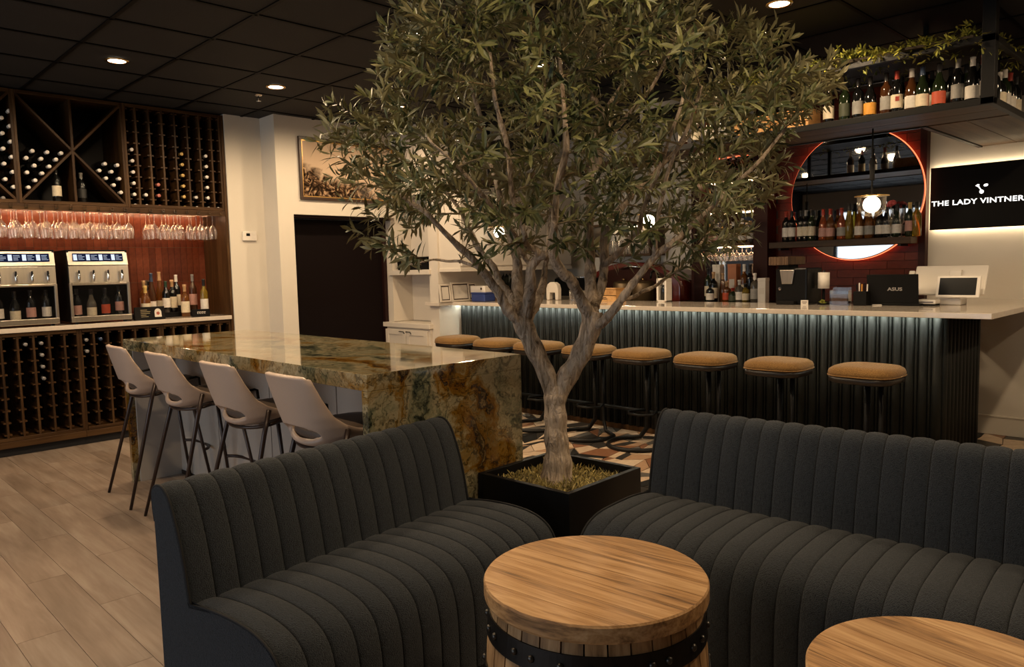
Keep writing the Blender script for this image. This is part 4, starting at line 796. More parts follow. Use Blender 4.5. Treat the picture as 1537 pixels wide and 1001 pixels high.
for k, (u, v, kd, g, l, c, x) in enumerate(BC):
    a = onp(u, v, 0, x); H = PROF[kd][0][-1][1]; bottle(kd, g, l, c, (x, a.y, KB), 'liquor bottle on the counter below the lit shelving, '+ORD[k]+' of eleven counted from the tanks', 'liquor bottles below the lit shelving', h=max(.55, min(1.25, (a.z-KB)/H)))
# grinder, roll, card holder, pen cup, laptop, till ---------------------------
BT = 1.1575
t = thing('coffee_grinder', 'black grinder with a ribbed wooden lid and steel window on the bar', 'grinder', (6.06, 2.83, BT)); t.rotation_euler = (0, 0, -.15)
part('machine_body', MB().box(-.06, .16, -.17, .12, 0, .30), X['black'], t, bev=.012); part('steel_window', MB().prism([(-.045, .17), (.05, .17), (.07, .285), (-.065, .285)], 0, -.075, -.058), X['steel'], t, bev=.003)
ld = part('wooden_lid', MB().box(-.1, .14, -.03, .16, .325, .395), X['grinder'], t, bev=.008)
for k in range(12): part('lid_rib', box(-.106, -.098, -.025+.0152*k, -.013+.0152*k, .327, .393), X['grinder'], ld, bev=.002)
part('lid_neck', box(-.05, .08, .0, .1, .30, .325), X['matt_black'], t); part('drip_grid', box(-.1, -.06, -.08, .08, 0, .03), X['matt_black'], t, bev=.003); part('dial', MB().lathe([(0, 0), (.016, 0), (.014, .014), (0, .015)], 14, Matrix.Translation((-.06, .07, .13)) @ Matrix.Rotation(-PI/2, 4, 'Y')), X['chrome'], t)
t = thing('paper_roll', 'white paper roll on a dark holder beside the grinder', 'paper roll', (6.10, 2.585, BT)); part('roll', MB().lathe([(.012, .13), (.045, .13), (.045, .26), (.012, .26)], 24), X['white_plastic'], t, True); part('holder', MB().lathe([(0, 0), (.05, 0), (.05, .015), (.012, .018), (.010, .27), (0, .28)], 18), X['black'], t, True)
t = thing('small_pot_plant', 'small green succulent under the paper roll', 'plant', (6.02, 2.56, BT)); mb = MB()
for k in range(26): d = rv(); d.z = abs(d.z)+.3; d.normalize(); blade(mb, Vector((0, 0, .012)), d, rv(), .035, .006)
part('leaves', mb, X['fern'], t)
t = thing('price_card', 'small white card standing on the bar before the grinder', 'card', (5.96, 2.68, BT)); part('card_sheet', box(-.003, .003, -.03, .03, 0, .04), X['paper'], t); part('card_print', MB().box(-.0036, -.003, -.02, .02, .022, .028).box(-.0036, -.003, -.015, .015, .01, .014), X['crate_ink'], t)
t = thing('card_holder', 'clear acrylic holder of cards on the bar left of the pen cup', 'holder', (6.05, 2.43, BT)); part('holder_shell', MB().box(-.03, -.026, -.07, .07, 0, .115).box(.03, .034, -.07, .07, 0, .14).box(-.03, .034, -.074, -.07, 0, .12).box(-.03, .034, .07, .074, 0, .12), X['showcase'], t); part('cards', box(-.02, .025, -.06, .06, .004, .085), plain('brown_cards', (.10, .05, .03), .6), t)
t = thing('pen_cup', 'black cup holding pens left of the laptop', 'cup', (6.05, 2.265, BT)); part('cup_body', box(-.045, .045, -.05, .05, 0, .11), X['matt_black'], t, bev=.004)
for k in range(5):
    y = -.035+.0175*k; part('pen', MB().tube([(0, y, .01), (-.008+.004*k, y*1.25, .165+.01*(k % 2))], .005, 6), [X['white_plastic'], X['black'], LAB['orange'], X['white_plastic'], X['black']][k], t)
lp = thing('laptop', 'open black laptop on the bar, its lid turned to the room', 'laptop', (6.10, 2.055, BT)); a = .18
part('base', box(-.01, .24, -.20, .20, 0, .018), X['matt_black'], lp, bev=.004); ld = part('lid', box(-.008, 0, -.185, .185, 0, .222), X['matt_black'], lp, loc=(.0, 0, .018), rot=(0, a*-.6, 0), bev=.004)
part('screen', box(0, .0012, -.175, .175, .012, .21), X['black'], ld); text('lid_logo', 'ASUS', .034, X['steel'], ld, (-.0085, -.02, .098), (PI/2, 0, -PI/2), 1.35, .0004, .001)
ps = thing('till_display', 'white till with a tilted monitor and customer screen on the bar', 'till', (6.38, 1.74, BT))
part('stand_base', box(-.10, .06, -.10, .06, 0, .055), X['white_plastic'], ps, bev=.008); part('stand_neck', MB().prism([(0, .05), (.05, .05), (.09, .26), (.05, .26)], 1, -.06, .02), X['white_plastic'], ps, bev=.004)
mo = part('monitor', box(-.012, .012, -.25, .25, -.125, .125), X['white_plastic'], ps, loc=(.05, .02, .18), rot=(0, .50, 0), bev=.01); part('monitor_screen', box(.012, .0135, -.235, .235, -.105, .11), X['black'], mo)
cr = part('card_reader', box(-.02, .015, .252, .292, -.07, .08), X['white_plastic'], mo, bev=.006); 
cs = part('customer_screen', box(-.008, .008, -.155, .135, -.085, .085), X['white_plastic'], ps, loc=(-.12, -.075, .138), rot=(0, .32, 0), bev=.008); part('screen_glass', box(-.0095, -.008, -.13, .115, -.066, .066), X['black'], cs)
part('screen_arm', MB().tube([(-.1, -.06, .05), (-.08, -.06, .10), (-.11, -.06, .135)], .012, 8), X['white_plastic'], ps, True)
t = thing('card_terminal', 'small white card terminal left of the till', 'terminal', (6.20, 1.835, BT)); part('terminal_body', box(-.06, .06, -.065, .065, .012, .045), X['white_plastic'], t, bev=.008); part('terminal_base', box(-.055, .055, -.06, .06, 0, .012), X['matt_black'], t); part('card_slot', box(-.0615, -.06, -.05, .05, .024, .03), X['legbrown'], t)
tag(part('white_cable', MB().tube([(6.20, 1.91, BT+.02), (6.18, 1.96, BT+.006), (6.12, 2.06, BT+.004), (6.09, 2.14, BT+.004), (6.06, 2.19, BT+.004)], .004, 6), X['white_plastic'], None, True), 'thin white cable lying on the bar by the card terminal', 'cable')
# lit sign ---------------------------------------------------------------
sg = thing('lit_sign', 'black wall sign with white lettering and a warm halo, above the till', 'sign', (7.37, 2.165, 1.757)); SW, SH = .80, .535
part('sign_board', box(-.075, -.05, -SW, 0, 0, SH), X['matt_black'], sg, bev=.002); part('halo_light', MB().box(-.045, -.03, -SW+.004, -.004, .004, SH-.004), X['led_warm'], sg); part('wall_mount', box(-.03, -.001, -SW+.08, -.08, .08, SH-.08), X['matt_black'], sg)
text('lettering', 'THE LADY VINTNER', .060, X['sign_white'], sg, (-.0762, -.012, .205), (PI/2, 0, -PI/2), 1.20, .0005, .0010, 'LEFT', 1.06)
em = MB()
def blob(c, r, n=14, sx=1, sz=1, rot=0): 
    em.prism([(c[0]+r*(sx*math.cos(a)*math.cos(rot)-sz*math.sin(a)*math.sin(rot)), c[1]+r*(sx*math.cos(a)*math.sin(rot)+sz*math.sin(a)*math.cos(rot))) for a in [2*PI*k/n for k in range(n)]], 0, -.0768, -.0752)
blob((-.392, .300), .0165); em.prism([(-.345, .352), (-.361, .365), (-.375, .362), (-.372, .348), (-.381, .318), (-.396, .314), (-.399, .304), (-.366, .340)], 0, -.0768, -.0752); blob((-.422, .352), .017, sx=1, sz=.66, rot=-.2)
part('emblem', em, X['sign_white'], sg)
# ================================================================== sofas
def sofa(name, label, P, ang, L, nch, depth):
    """P: seat/back seam at the left end of the seat line, sofa runs along +x of its own frame, back towards +y"""
    t = thing(name, label, 'sofa', (P[0], P[1], 0), ang, 'charcoal channelled sofas')
    D = depth
    back = [(.198, .70), (.207, .775), (.20, .815), (.172, .835), (.135, .832), (.10, .80), (.072, .74), (.045, .66), (.022, .56), (.008, .48), (-.004, .42)]
    seat = [(.02, .440), (-.06, .456), (-.18, .466), (-D+.20, .462), (-D+.12, .446), (-D+.065, .418), (-D+.03, .375), (-D+.01, .31), (-D+.002, .22), (-D, .04)]
    def offset(path, s):
        out = []
        for i, p in enumerate(path):
            a, b = path[max(i-1, 0)], path[min(i+1, len(path)-1)]; dx, dz = b[0]-a[0], b[1]-a[1]; l = math.hypot(dx, dz); out.append((p[0]+dz/l*s, p[1]-dx/l*s))
        return out
    def finer(path, k=3):
        out = []; n = len(path)
        for i in range(n-1):
            p = [Vector(path[min(max(i+j, 0), n-1)]) for j in (-1, 0, 1, 2)]
            for q in range(k):
                s = q/k; v = .5*(2*p[1]+(p[2]-p[0])*s+(2*p[0]-5*p[1]+4*p[2]-p[3])*s*s+(3*p[1]-p[0]-3*p[2]+p[3])*s**3); out.append((v.x, v.y))
        return out+[path[-1]]
    up = lambda path: [(a, z2 if z2 < .47 else .47+(z2-.47)*.945) for a, z2 in [(a, 1.5-(1.5-z)*.981) for a, z in path]]
    back, seat = finer(up(back)), finer(up(seat))
    def channel(path, w, sgn):
        mb = MB(); S = [-1, -.975, -.92, -.82, -.65, -.35, 0, .35, .65, .82, .92, .975, 1]; prof = [-.011, -.006, -.0035, -.0015, .0005, .0022, .003, .0022, .0005, -.0015, -.0035, -.006, -.011]; rowsn = []
        for s, o in zip(S, prof): rowsn.append([(s*w/2, a, b) for a, b in offset(path, sgn*o)])
        n = len(path)
        for r in rowsn: mb.v += r
        mb.f = [(i*n+j, i*n+j+1, (i+1)*n+j+1, (i+1)*n+j) for i in range(len(S)-1) for j in range(n-1)]
        return mb
    w = L/nch
    # outline of the upholstered box, a little inside the channels
    bi = offset(back, -.018); si = offset(seat, -.018)
    body = [(.185, .0), (.185, .6)]+bi[:-1]+si+[(-D+.018, 0)]
    part('sofa_body', MB().prism([p for p in body], 0, .0, L), X['fabric'], t)
    sgn = 1
    bm1 = channel(back, w, sgn).mesh('back_channel', X['fabric'], True); sm1 = channel(seat, w, sgn).mesh('seat_channel', X['fabric'], True)
    for k in range(nch):
        link('back_channel', bm1, t, (w*(k+.5), 0, 0)); link('seat_channel', sm1, t, (w*(k+.5), 0, 0))
    ob, os_ = offset(back, -.002*0), offset(seat, 0)
    for xx in (-.002, L+.002):
        part('side_panel', MB().prism([(.19, .005), (.192, .6)]+offset(back, -.004)[:-1]+offset(seat, -.004)+[(-D+.004, .005)], 0, xx-.006, xx+.006), X['fabric'], t, bev=.004)
        part('piping', MB().tube([(xx*1.0+(.001 if xx > 0 else -.001), a, b) for a, b in offset(back, -.001)], .0045, 6).tube([(xx*1.0+(.001 if xx > 0 else -.001), a, b) for a, b in offset(seat, -.001)], .0045, 6), X['piping'], t, True)
    part('plinth', box(.03, L-.03, -D+.05, .16, 0, .02), X['piping'], t)
    return t
sofa('channel_sofa', 'charcoal channelled sofa in front of the taupe stools, its back to the stone island', (.878, 2.37), math.radians(7.2), 1.32, 15, .50)
sofa('channel_sofa', 'charcoal channelled sofa with its back to the tan bar stools, right of the planter', (2.814, 1.987), math.radians(-90+4.6), 1.94, 24, .575)

# ================================================================== barrel tables
def barrel(label, c, Rt, rz):
    t = thing('barrel_table', label, 'table', (c[0], c[1], 0), rz, 'oak barrel tables'); H = .58; R0 = Rt
    n = 7; w = 2*(R0-.004)/n; rr = R0-.004
    for k in range(n):
        a, b = -rr+w*k+.0007, -rr+w*(k+1)-.0007
        f = lambda x: math.sqrt(max(rr*rr-x*x, 0)); xs = np.linspace(a, b, 9)
        part('top_plank', MB().prism([(x, -f(x)) for x in xs]+[(x, f(x)) for x in xs[::-1]], 2, H-.04, H), X['oak'], t)
    part('top_rim', MB().lathe([(rr, H-.05), (R0-.002, H-.05), (R0, H-.044), (R0, H-.006), (R0-.004, H), (rr, H)], 96), X['oak'], t)
    ns = 32; rb = lambda z: R0-.022+.022*math.sin(PI*z/.53); zs = [0, .08, .18, .28, .38, .46, .531]
    mb = MB(); aw = 2*PI/ns*.5-.0075
    for s, rad in ((1, 0), (0, -.022)):
        for z in zs:
            for a in ((-aw, 0, aw)): r = rb(z)+rad; mb.v.append((r*math.cos(a), r*math.sin(a), z))
    m = len(zs)
    for j in range(m-1):
        for i in range(2): mb.f.append((j*3+i, j*3+i+1, (j+1)*3+i+1, (j+1)*3+i))
        for i, d in ((0, 1), (2, 0)):
            q = (j*3+i, (j+1)*3+i, m*3+(j+1)*3+i, m*3+j*3+i); mb.f.append(q if d else q[::-1])
    mb.f += [(0, 1, 2, m*3+2, m*3+1, m*3), ((m-1)*3, (m-1)*3+1, (m-1)*3+2, m*3+(m-1)*3+2, m*3+(m-1)*3+1, m*3+(m-1)*3)]
    sm = mb.mesh('stave', X['stave'])
    for k in range(ns): link('stave', sm, t, (0, 0, 0), (0, 0, 2*PI*k/ns))
    part('inner_drum', MB().lathe([(0, .01), (R0-.05, .01), (R0-.045, .525), (0, .525)], 32), X['matt_black'], t)
    rm = MB().lathe([(.0105, 0), (.0105, .005), (.006, .009), (0, .0095)], 8).mesh('rivet', X['rivet'], True)
    for z0, z1 in ((.425, .490), (.30, .335), (.06, .115)):
        hp = part('iron_hoop', MB().lathe([(rb(z0)+.0005, z0), (rb(z0)+.0045, z0), (rb(z1)+.0045, z1), (rb(z1)+.0005, z1)], 96), X['iron'], t)
        for k in range(26): a = 2*PI*k/26+.05+.04*math.sin(k*2.7); zc = (z0+z1)/2; r = rb(zc)+.0045; link('rivet', rm, hp, (r*math.cos(a), r*math.sin(a), zc), (0, PI/2, a))
    return t
barrel('round oak barrel table with an iron hoop, standing between the two sofas', (1.707, 1.406), .335, .10)
barrel('round oak barrel table cut by the bottom edge, before the sofa near the sign', (1.79, .455), .31, -.15)

# ================================================================== planter and tree
PX, PY, PS, PH = 2.735, 2.468, .575, .50
pl = thing('square_planter', 'matt black square planter box between the two sofas, holding the tree', 'planter', (PX, PY, 0), math.radians(2.5)); h = PS/2; q = h-.028
part('planter_wall', MB().box(-h, h, -h, -q, 0, PH).box(-h, h, q, h, 0, PH).box(-h, -q, -q, q, 0, PH).box(q, h, -q, q, 0, PH), X['planter'], pl, bev=.002); part('soil', box(-q, q, -q, q, .02, .435), X['soil'], pl)
mb = MB()
for k in range(2600):
    x, y = RNG.uniform(-q+.012, q-.012, 2); r = math.hypot(x, y)
    d = Vector((RNG.normal()*.8, RNG.normal()*.8, .55+RNG.random()*.5)).normalized()
    blade(mb, Vector((x, y, .434+RNG.random()*.022)), d, rv(), .016+.026*RNG.random(), .0028, .3)
ms_ = tag(part('moss_cover', mb, X['moss'], None, loc=(PX, PY, .001), rot=(0, 0, math.radians(2.5))), 'dry yellow-green moss covering the soil in the black planter', 'moss', None, 'stuff')

TD = 3.69
tree = thing('olive_tree', 'tall olive tree with a forked pale trunk growing from the black planter', 'tree', (PX, PY, .42))
TO = Vector((PX, PY, .42))
def T3(u, v, dd=0): return at(u, v, TD+dd)-TO
SK = []                                                            # limbs: (points, radii)
def limb(pts, r0, r1, mid=None):
    P = [T3(*p) for p in pts]; n = len(P)
    SK.append((P, [r0+(r1-r0)*i/(n-1) for i in range(n)]))
trunk = ([(836, 733), (838, 706), (838, 680), (836, 655), (836, 630), (834, 607), (835, 592)], [.092, .078, .063, .057, .054, .055, .060])
SK.append(([T3(u, v) for u, v in trunk[0]], trunk[1]))
limb([(835, 600), (824, 572), (812, 545), (798, 517), (786, 492), (778, 468)], .048, .046)
limb([(836, 600), (850, 572), (866, 542), (878, 512), (886, 488), (888, 468)], .050, .048)
limb([(786, 490, 0), (762, 464, -.05), (750, 440, -.08), (740, 426, -.1), (724, 401, -.14), (697, 377, -.2), (668, 350, -.28), (640, 318, -.36), (600, 290, -.42)], .028, .008)
limb([(780, 470, 0), (765, 443, .06), (750, 426, .1), (739, 401, .15), (720, 377, .2), (705, 340, .3), (680, 300, .38), (640, 250, .45)], .027, .008)
limb([(778, 470, .0), (776, 419, .1), (777, 393, .14), (767, 369, .18), (762, 349, .2), (752, 300, .25), (735, 240, .3), (720, 180, .34), (700, 110, .36)], .030, .008)
limb([(788, 480, 0), (795, 440, -.06), (796, 426, -.08), (796, 400, -.1), (812, 385, -.14), (822, 386, -.16)], .030, .020)
limb([(812, 387, -.14), (804, 375, -.16), (790, 369, -.2), (787, 347, -.24), (770, 290, -.32), (760, 220, -.40), (745, 150, -.44), (735, 80, -.4)], .019, .006)
limb([(800, 400, -.1), (785, 384, -.1), (770, 350, -.2), (730, 300, -.42), (690, 250, -.55), (640, 205, -.6)], .015, .005)
limb([(785, 488, .02), (805, 462, .08), (812, 437, .14), (817, 420, .2), (819, 397, .24), (826, 340, .34), (830, 270, .42), (820, 190, .46), (815, 110, .45)], .024, .006)
limb([(888, 478, 0), (876, 456, -.05), (861, 428, -.1), (840, 402, -.16), (828, 370, -.22), (835, 300, -.3), (850, 230, -.36), (845, 160, -.38), (840, 80, -.36)], .034, .007)
limb([(888, 470, 0), (894, 454, .05), (905, 422, .09), (907, 386, .12), (913, 339, .15), (944, 298, .2), (962, 277, .24), (983, 259, .28), (1030, 210, .36), (1080, 150, .42)], .030, .007)
limb([(906, 400, .1), (936, 370, .05), (960, 342, 0), (967, 313, -.05), (985, 260, -.12), (1010, 200, -.2), (1030, 130, -.26)], .017, .005)
limb([(886, 490, 0), (905, 482, -.05), (931, 451, -.1), (957, 417, -.12), (983, 386, -.14), (1014, 360, -.18), (1040, 339, -.22), (1080, 300, -.3), (1130, 250, -.36), (1180, 190, -.38)], .026, .006)
limb([(983, 386, -.14), (986, 360, -.2), (988, 329, -.25), (1001, 269, -.34), (1030, 200, -.45), (1050, 130, -.5)], .013, .005)
limb([(890, 462, .02), (886, 410, .12), (884, 355, .18), (889, 295, .2), (894, 256, .2), (905, 215, .18), (910, 187, .18), (894, 151, .16), (884, 130, .14), (902, 78, .1), (947, 39, .05)], .030, .009)
limb([(888, 330, .2), (884, 280, .24), (890, 240, .28), (900, 187, .3), (925, 140, .32), (975, 70, .3)], .020, .006)
limb([(905, 215, .18), (935, 180, .1), (970, 140, 0), (1000, 90, -.08), (1020, 40, -.12)], .012, .005)
limb([(930, 452, -.1), (965, 440, .1), (1000, 415, .25), (1040, 380, .4), (1075, 330, .5), (1110, 270, .55)], .011, .005)
limb([(724, 401, -.14), (690, 395, -.05), (650, 392, 0), (615, 398, .05)], .009, .004)
wood_mb = MB(); nodes = []
def smooth_path(P, R, sub=3):
    out, rr = [], []; n = len(P)
    for i in range(n-1):
        p0, p1, p2, p3 = P[max(i-1, 0)], P[i], P[i+1], P[min(i+2, n-1)]
        for k in range(sub):
            s = k/sub; out.append(.5*((2*p1)+(p2-p0)*s+(2*p0-5*p1+4*p2-p3)*s*s+(3*p1-p0-3*p2+p3)*s**3)); rr.append(R[i]+(R[i+1]-R[i])*s)
    return out+[P[-1]], rr+[R[-1]]
for i, (P, R) in enumerate(SK):
    p, r = smooth_path(P, R, 7 if i < 3 else 4)
    if i < 3: r = [x*(1+.05*math.sin(.7*k+i)) for k, x in enumerate(r)]
    else: r = [x*(1+.10*math.sin(2.9*k+i)) for k, x in enumerate(r)]
    wood_mb.tube(p, r, 24 if i < 3 else 10)
    if i > 2: nodes += [(a, b) for a, b in zip(p, r)]
from mathutils import noise
for k_, v_ in enumerate(wood_mb.v):
    v_ = Vector(v_); q_ = v_*9; q_.z *= .4
    h_ = Vector((v_.x, v_.y, 0))
    wood_mb.v[k_] = tuple(v_+noise.noise_vector(q_)*.013+noise.noise_vector(Vector((v_.x*38, v_.y*38, v_.z*9)))*.004)
part('trunk', wood_mb, X['bark'], tree, True)
# twigs reach for points filling the crown, each ending in a leafy spray
CROWN = [(486, 212), (500, 172), (560, 145), (575, 95), (612, 30), (640, -25), (700, -50), (1000, -50), (1050, 15), (1045, 55), (1120, 32), (1165, 75), (1245, 100), (1250, 122), (1190, 185), (1165, 205), (1160, 255), (1150, 300), (1115, 345), (1065, 390), (1010, 405), (960, 380), (900, 380), (850, 365), (800, 390), (770, 360), (720, 405), (640, 400), (585, 385), (540, 360), (540, 310), (512, 262)]
def inside(u, v):
    c = False; n = len(CROWN); j = n-1
    for i in range(n):
        (x1, y1), (x2, y2) = CROWN[i], CROWN[j]
        if (y1 > v) != (y2 > v) and u < (x2-x1)*(v-y1)/(y2-y1)+x1: c = not c
        j = i
    return c
targets = []
while len(targets) < 640:
    u, v = RNG.uniform(480, 1255), RNG.uniform(-55, 410)
    if not inside(u, v): continue
    if v > 330 and RNG.random() < .45: continue
    half = .80*math.sqrt(max(.08, 1-((u-855)/410)**2))*(.75 if v > 330 else 1)
    dd = RNG.uniform(-1, 1)*half
    # keep the crown its real shape: nearer points shift outward from the axis as the sight lines fan
    p = T3(u, v, dd)
    if p.z+.42 > 3.08: continue
    targets.append(p)
for u, v, dd in [(492, 215, 0), (500, 176, .1), (520, 165, 0), (565, 148, .1), (545, 235, -.2), (520, 262, .1), (540, 310, -.1), (546, 352, 0), (575, 372, -.1), (690, 402, -.1), (586, 60, 0), (610, 28, .1), (1150, 50, 0), (1120, 45, .2), (1165, 72, -.1), (1200, 100, .1), (1238, 100, 0), (1250, 118, .1), (1230, 140, -.1), (1180, 190, 0), (1150, 215, .1), (1165, 250, -.1), (1155, 285, .1), (1140, 300, 0), (1100, 350, .1), (1060, 385, 0), (1020, 405, .1), (985, 400, -.1), (930, 395, .1), (870, 370, 0)]:
    targets.append(T3(u, v, dd))
center = T3(860, 300)
targets.sort(key=lambda p: (p-center).length)
NP = np.array([tuple(a) for a, b in nodes]); NR = [b for a, b in nodes]
twig_mb = MB(); leaves = []
for tg in targets:
    tv = np.array(tg); dist = np.linalg.norm(NP-tv, axis=1)+np.maximum(0, NP[:, 2]-tv[2])*.7
    i = int(dist.argmin()); o = Vector(NP[i]); L = (tg-o).length
    if L < .05: continue
    dirn = (tg-o).normalized(); out = (tg-center); out.z = abs(out.z)*.4+.15; out.normalize()
    mid = o+dirn*L*.5+Vector((0, 0, .06*L))+rv()*.06*L
    path = [o.lerp(mid, s).lerp(mid.lerp(tg, s), s) for s in (0, .2, .4, .6, .8, 1)]
    tip = tg+((tg-mid).normalized()*.6+out*.5+Vector((0, 0, .1))).normalized()*.07
    path.append(tip); r0 = min(NR[i]*.75, .0065)
    twig_mb.tube(path, [r0*(1-.75*k/6) for k in range(7)], 5)
    NP = np.vstack([NP, [tuple(p) for p in path[2:6]]]); NR += [r0*.6]*4
    seg = [0]
    for a, b in zip(path, path[1:]): seg.append(seg[-1]+(b-a).length)
    tot = seg[-1]; s = max(.02, tot-.34); pair = RNG.random()*PI
    while s < tot:
        k = min(max(j for j in range(7) if seg[j] <= s), 5); f = (s-seg[k])/max(1e-6, seg[k+1]-seg[k]); p = path[k].lerp(path[k+1], f); d = (path[k+1]-path[k]).normalized()
        ax = d.orthogonal().normalized(); ay = d.cross(ax); pair += 1.35
        for sgn in (0, PI):
            if RNG.random() < .08: continue
            a = pair+sgn+RNG.normal()*.25; side = ax*math.cos(a)+ay*math.sin(a)
            ld = (side*.85+d*.65+Vector((0, 0, -.05))+rv()*.25).normalized()
            nn = (d-ld*d.dot(ld)+Vector((0, 0, .5))+rv()*.5)
            leaves.append((p, ld, nn.normalized(), RNG.uniform(.058, .098), RNG.uniform(.0065, .0105)))
        s += RNG.uniform(.015, .024)
    for q_ in range(3): leaves.append((tip, ((tip-path[-2]).normalized()+rv()*.45).normalized(), rv(), RNG.uniform(.05, .075), RNG.uniform(.006, .009)))
tag(part('twigs', twig_mb, X['twig'], tree), None, None, None, 'stuff')
fw = Vector((math.sin(YAW), math.cos(YAW), 0))
leaves.sort(key=lambda l: (l[0].x*fw.x+l[0].y*fw.y))
mb = MB()
for l in leaves[300:]:
    l = l if l[1].cross(l[2]).length > .05 else (l[0], l[1], Vector((.3, .2, 1)), l[3], l[4]); blade(mb, *l, droop=.20)
tag(part('foliage', mb, X['leaf'], tree), None, None, None, 'stuff')
one = MB(); blade(one, Vector(), Vector((1, 0, 0)), Vector((0, 0, 1)), 1, .125, .20); lme = one.mesh('leaf', X['leaf'])
for p, d, n, L, w in leaves[:300]:
    s = d.cross(n)
    if s.length < .05: s = d.cross(Vector((.3, .2, 1)))
    s.normalize(); nz = s.cross(d); R3 = Matrix((d, -s, nz)).transposed()
    o = link('leaf', lme, tree); o.matrix_local = Matrix.Translation(p) @ R3.to_4x4() @ Matrix.Scale(L, 4)

# ================================================================== hanging shelf over the bar
HX, HY, HZ, HT = 5.33, 1.245, 2.43, 2.80
hs = thing('hanging_shelf', 'black steel shelf hung over the bar, carrying wine bottles and trailing plants', 'shelf', (HX, HY, HZ)); LY = 5.1; DX = .60; RX = 2.03; RY = .58; fr = .042
for z, nm in ((0, 'lower'), (HT-HZ, 'upper')):
    part('front_rail', box(0, .035, 0, LY, z, z+fr), X['black_metal'], hs, bev=.002); part('end_rail', box(.035, RX, 0, .035, z, z+fr), X['black_metal'], hs, bev=.002)
    part('rear_rail', MB().box(DX-.035, DX, RY, LY, z, z+fr).box(DX, RX, RY-.035, RY, z, z+fr).box(.035, DX-.035, LY-.035, LY, z, z+fr), X['black_metal'], hs, bev=.002)
    for k in range(2): part('board', box(.037+.265*k, .297+.265*k, RY*.0+.037, LY-.037, z+.008, z+.036), X['shelfwood' if z == 0 else 'matt_black'], hs, bev=.002)  # upper boards are black: the shade on their underside is put into the colour
    for k in range(2): part('board', box(DX+.002, RX, .037+.26*k, .293+.26*k-(.012 if k else 0), z+.008, z+.036), X['shelfwood_x' if z == 0 else 'matt_black'], hs, bev=.002)
for (x, y, w) in ((0, 0, .072), (0, 2.55, .035), (0, LY-.04, .04), (DX-.035, 2.55, .03), (DX-.035, LY-.04, .03), (DX-.03, RY-.035, .03)):
    part('post', box(x, x+w, y, y+w, .002, CEIL-HZ), X['black_metal'], hs, bev=.002)
SB = HZ+.0365
HB = [(1244, 'bordeaux', 'black', 'cream', 'black', 'pale label, nearest the tree leaves'), (1268, 'bordeaux', 'green', 'green', 'black', 'dull green label'), (1288, 'bordeaux', 'black', 'grey', 'black', 'grey label, left of the orange one'), (1306, 'burgundy', 'black', 'orange', 'black', 'orange label'), (1330, 'bordeaux', 'brown', 'grey', 'black', 'slim and dark, left of the big cream label'), (1346, 'bordeaux', 'black', 'cream', 'red', 'big cream label with a dark square'), (1368, 'burgundy', 'brown', 'white', 'silver', 'silver cap and low white label'), (1384, 'burgundy', 'green', 'cream', 'blue', 'broad cream label on green glass'), (1409, 'burgundy', 'green', 'red', 'black', 'red label'), (1437, 'bordeaux', 'black', 'grey', 'grey', 'large grey label'), (1459, 'burgundy', 'black', 'white', 'white', 'white cap and pale label, beside the corner post')]
fx = HX+.16
for u, kd, g, l, c, s in HB:
    y = onp(u, 150, 0, fx).y; b = bottle(kd, g, l, c, (fx, y, SB), 'bottle on the hanging shelf, '+s, 'bottles on the front of the hanging shelf', h=.98)
    if u == 1346: part('label_mark', box(-.0398, -.0385, -.012, .012, .095, .125), CAP['red'], b, rot=(0, 0, .25)); b.rotation_euler = (0, 0, .15)
for k in range(9):
    y = onp(1230, 150, 0, fx).y+.14+.125*k
    if 2.45 < y-.0 < 2.95: continue
    bottle(random.choice(['bordeaux', 'burgundy']), random.choice(['black', 'green', 'brown']), random.choice(['cream', 'white', 'grey']), random.choice(['black', 'red', 'silver']), (fx, y, SB), 'dark bottle on the hanging shelf behind the tree leaves, %s from the crates' % ORD[k], 'bottles on the front of the hanging shelf', h=.98)
for k, u in enumerate((1333, 1352, 1375, 1397, 1425, 1448, 1462)):
    y = onp(u, 150, 0, HX+.36).y; bottle('bordeaux', random.choice(['black', 'green']), random.choice(['cream', None, 'grey']), random.choice(['black', 'grey']), (HX+.38, y, SB), 'dark bottle in the rear row of the hanging shelf, %s counted towards the corner' % ORD[k], 'bottles in the rear row of the hanging shelf')
EB = [(.20, 'bordeaux', 'black', 'white', 'red', 'pale tall label beside the corner post'), (.30, 'bordeaux', 'black', 'cream', 'black', 'cream label, second from the corner post'), (.46, 'bordeaux', 'black', None, 'cork', 'dark with a cork-brown cap'), (.60, 'spirit', 'black', 'cream', 'silver', 'round cream label'), (.74, 'bordeaux', 'green', 'white', 'silver', 'white label, silver cap'), (.88, 'bordeaux', 'black', 'white', 'red', 'white label, red cap'), (1.04, 'bordeaux', 'black', 'cream', 'black', 'cream label, farthest along the return')]
for dx, kd, g, l, c, s in EB: bottle(kd, g, l, c, (HX+dx, HY+.11, SB), 'bottle on the short return of the hanging shelf, '+s, 'bottles on the return of the hanging shelf')
for k, y in enumerate((2.55, 2.86)):
    t = thing('wine_crate', 'small orange-brown wooden crate on the hanging shelf behind the leaves, '+('right' if k == 0 else 'left')+' of two', 'crate', (HX+.17, y, SB), 0, 'crates on the hanging shelf')
    part('crate_body', box(-.10, .1, -.14, .14, 0, .14), X['crate'], t, bev=.003)
    for z in (.004, .05, .096): part('slat', box(-.108, -.1, -.14, .14, z, z+.040), X['crate'], t, bev=.001)
    part('printed_mark', MB().box(-.1092, -.1075, -.08, .08, .055, .085).box(-.1092, -.1075, -.05, .05, .10, .112), X['crate_ink'], t)
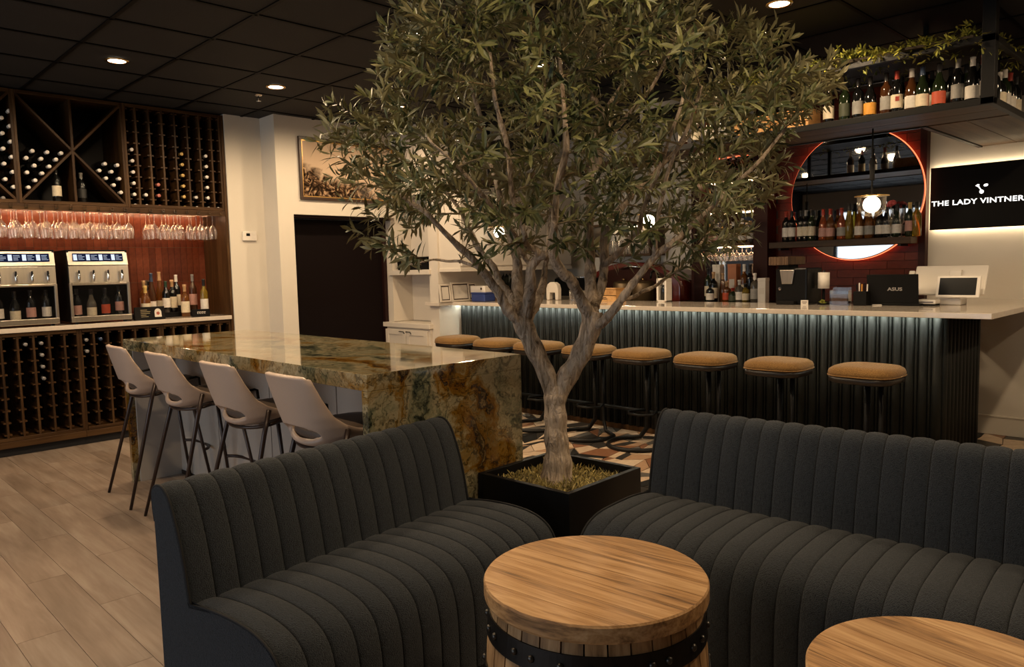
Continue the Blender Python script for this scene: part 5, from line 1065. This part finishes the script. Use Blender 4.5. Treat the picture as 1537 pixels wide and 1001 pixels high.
# greenery on the upper board
def fern_mesh(seed, bushy):
    r = random.Random(seed); mb = MB()
    for k in range(24 if bushy else 18):
        a = r.uniform(0, 2*PI); L = r.uniform(.14, .30); el = r.uniform(.15, 1.3); d = Vector((math.cos(a)*math.cos(el), math.sin(a)*math.cos(el), math.sin(el)))
        P = [Vector((r.uniform(-.05, .05), r.uniform(-.1, .1), 0))+d*L*s-Vector((0, 0, .75*L*s*s)) for s in (0, .25, .5, .75, 1)]
        for i in range(4):
            for j in range(5):
                p = P[i].lerp(P[i+1], j/5); d2 = (P[i+1]-P[i]).normalized(); sd = Vector((r.gauss(0, 1), r.gauss(0, 1), r.gauss(0, 1)+.2)).normalized()
                blade(mb, p, (d2*.6+sd).normalized(), Vector((r.gauss(0, .4), r.gauss(0, .4), 1)).normalized(), r.uniform(.03, .055), .0065, .1)
    return mb.mesh('foliage', X['fern'])
fm = [fern_mesh(s, s % 2) for s in range(3)]
FP = [(.07, .24, 'at the corner post, pale and wiry'), (.08, .46, 'second from the corner post'), (.07, .68, 'third from the corner post'), (.09, .90, 'fourth from the corner post'), (.07, 1.12, 'fifth from the corner post'), (.08, 1.34, 'sixth from the corner post'), (.07, 1.56, 'seventh from the corner post'), (.08, 1.80, 'eighth from the corner post'), (.07, 2.06, 'ninth from the corner post'), (.15, 2.6, 'beside the middle post'), (.45, .80, 'in the rear row near the corner'), (.45, 1.6, 'in the rear row farther left'), (.35, .14, 'on the short return beside the corner'), (.80, .16, 'in the middle of the short return'), (1.25, .18, 'at its wall end')]
for k, (x, y, s) in enumerate(FP):
    t = thing('trailing_plant', 'trailing green plant on top of the hanging shelf, '+s, 'plant', (HX+x, HY+y, HT+.037), 0, 'plants on top of the hanging shelf'); t.rotation_euler = (0, 0, k*1.7); t.scale = (1, 1, [1.1, .9, 1, 1.3, .9][k % 5] * .85)
    part('root_tray', box(-.07, .07, -.12, .12, 0, .02), X['soil'], t); o = link('foliage', fm[k % 3], t, (0, 0, .015)); o['kind'] = 'stuff'
# globe pendants over the bar
def pendant(label):
    t = thing('globe_pendant', label, 'pendant lamp', (0, 0, 0), 0, 'globe pendants over the bar')
    part('rod', MB().lathe([(.006, .06), (.006, HZ-1.90)], 8).lathe([(.017, .17), (.017, .32)], 12), X['black_metal'], t, True); part('brass_disc', MB().lathe([(0, .058), (.115, .056), (.115, .062), (0, .066)], 32), X['brass'], t, True)
    part('globe', MB().lathe([(0.0, -.058)]+[(.058*math.sin(a), -.058*math.cos(a)) for a in [PI*k/14 for k in range(1, 14)]]+[(0, .058)], 24), X['globe'], t, True)
    part('glass_bowl', MB().lathe([(.0, -.095)]+[(.098*math.sin(a), -.095*math.cos(a)) for a in [PI*k/16 for k in range(1, 9)]]+[(.098, .052)], 24), X['bulbglass'], t, True)
    return t
p0 = pendant('glowing globe pendant in a clear bowl, hanging before the round mirror')
for i, (y, l) in enumerate([(2.05, None), (3.96, 'glowing globe pendant seen through the right limbs of the tree'), (5.89, 'glowing globe pendant seen through the left limbs of the tree')]):
    o = p0 if i == 0 else dup(p0, (0, 0, 0), 0, l); o.location = (5.63, y, 1.90)
bpy.context.view_layer.update()
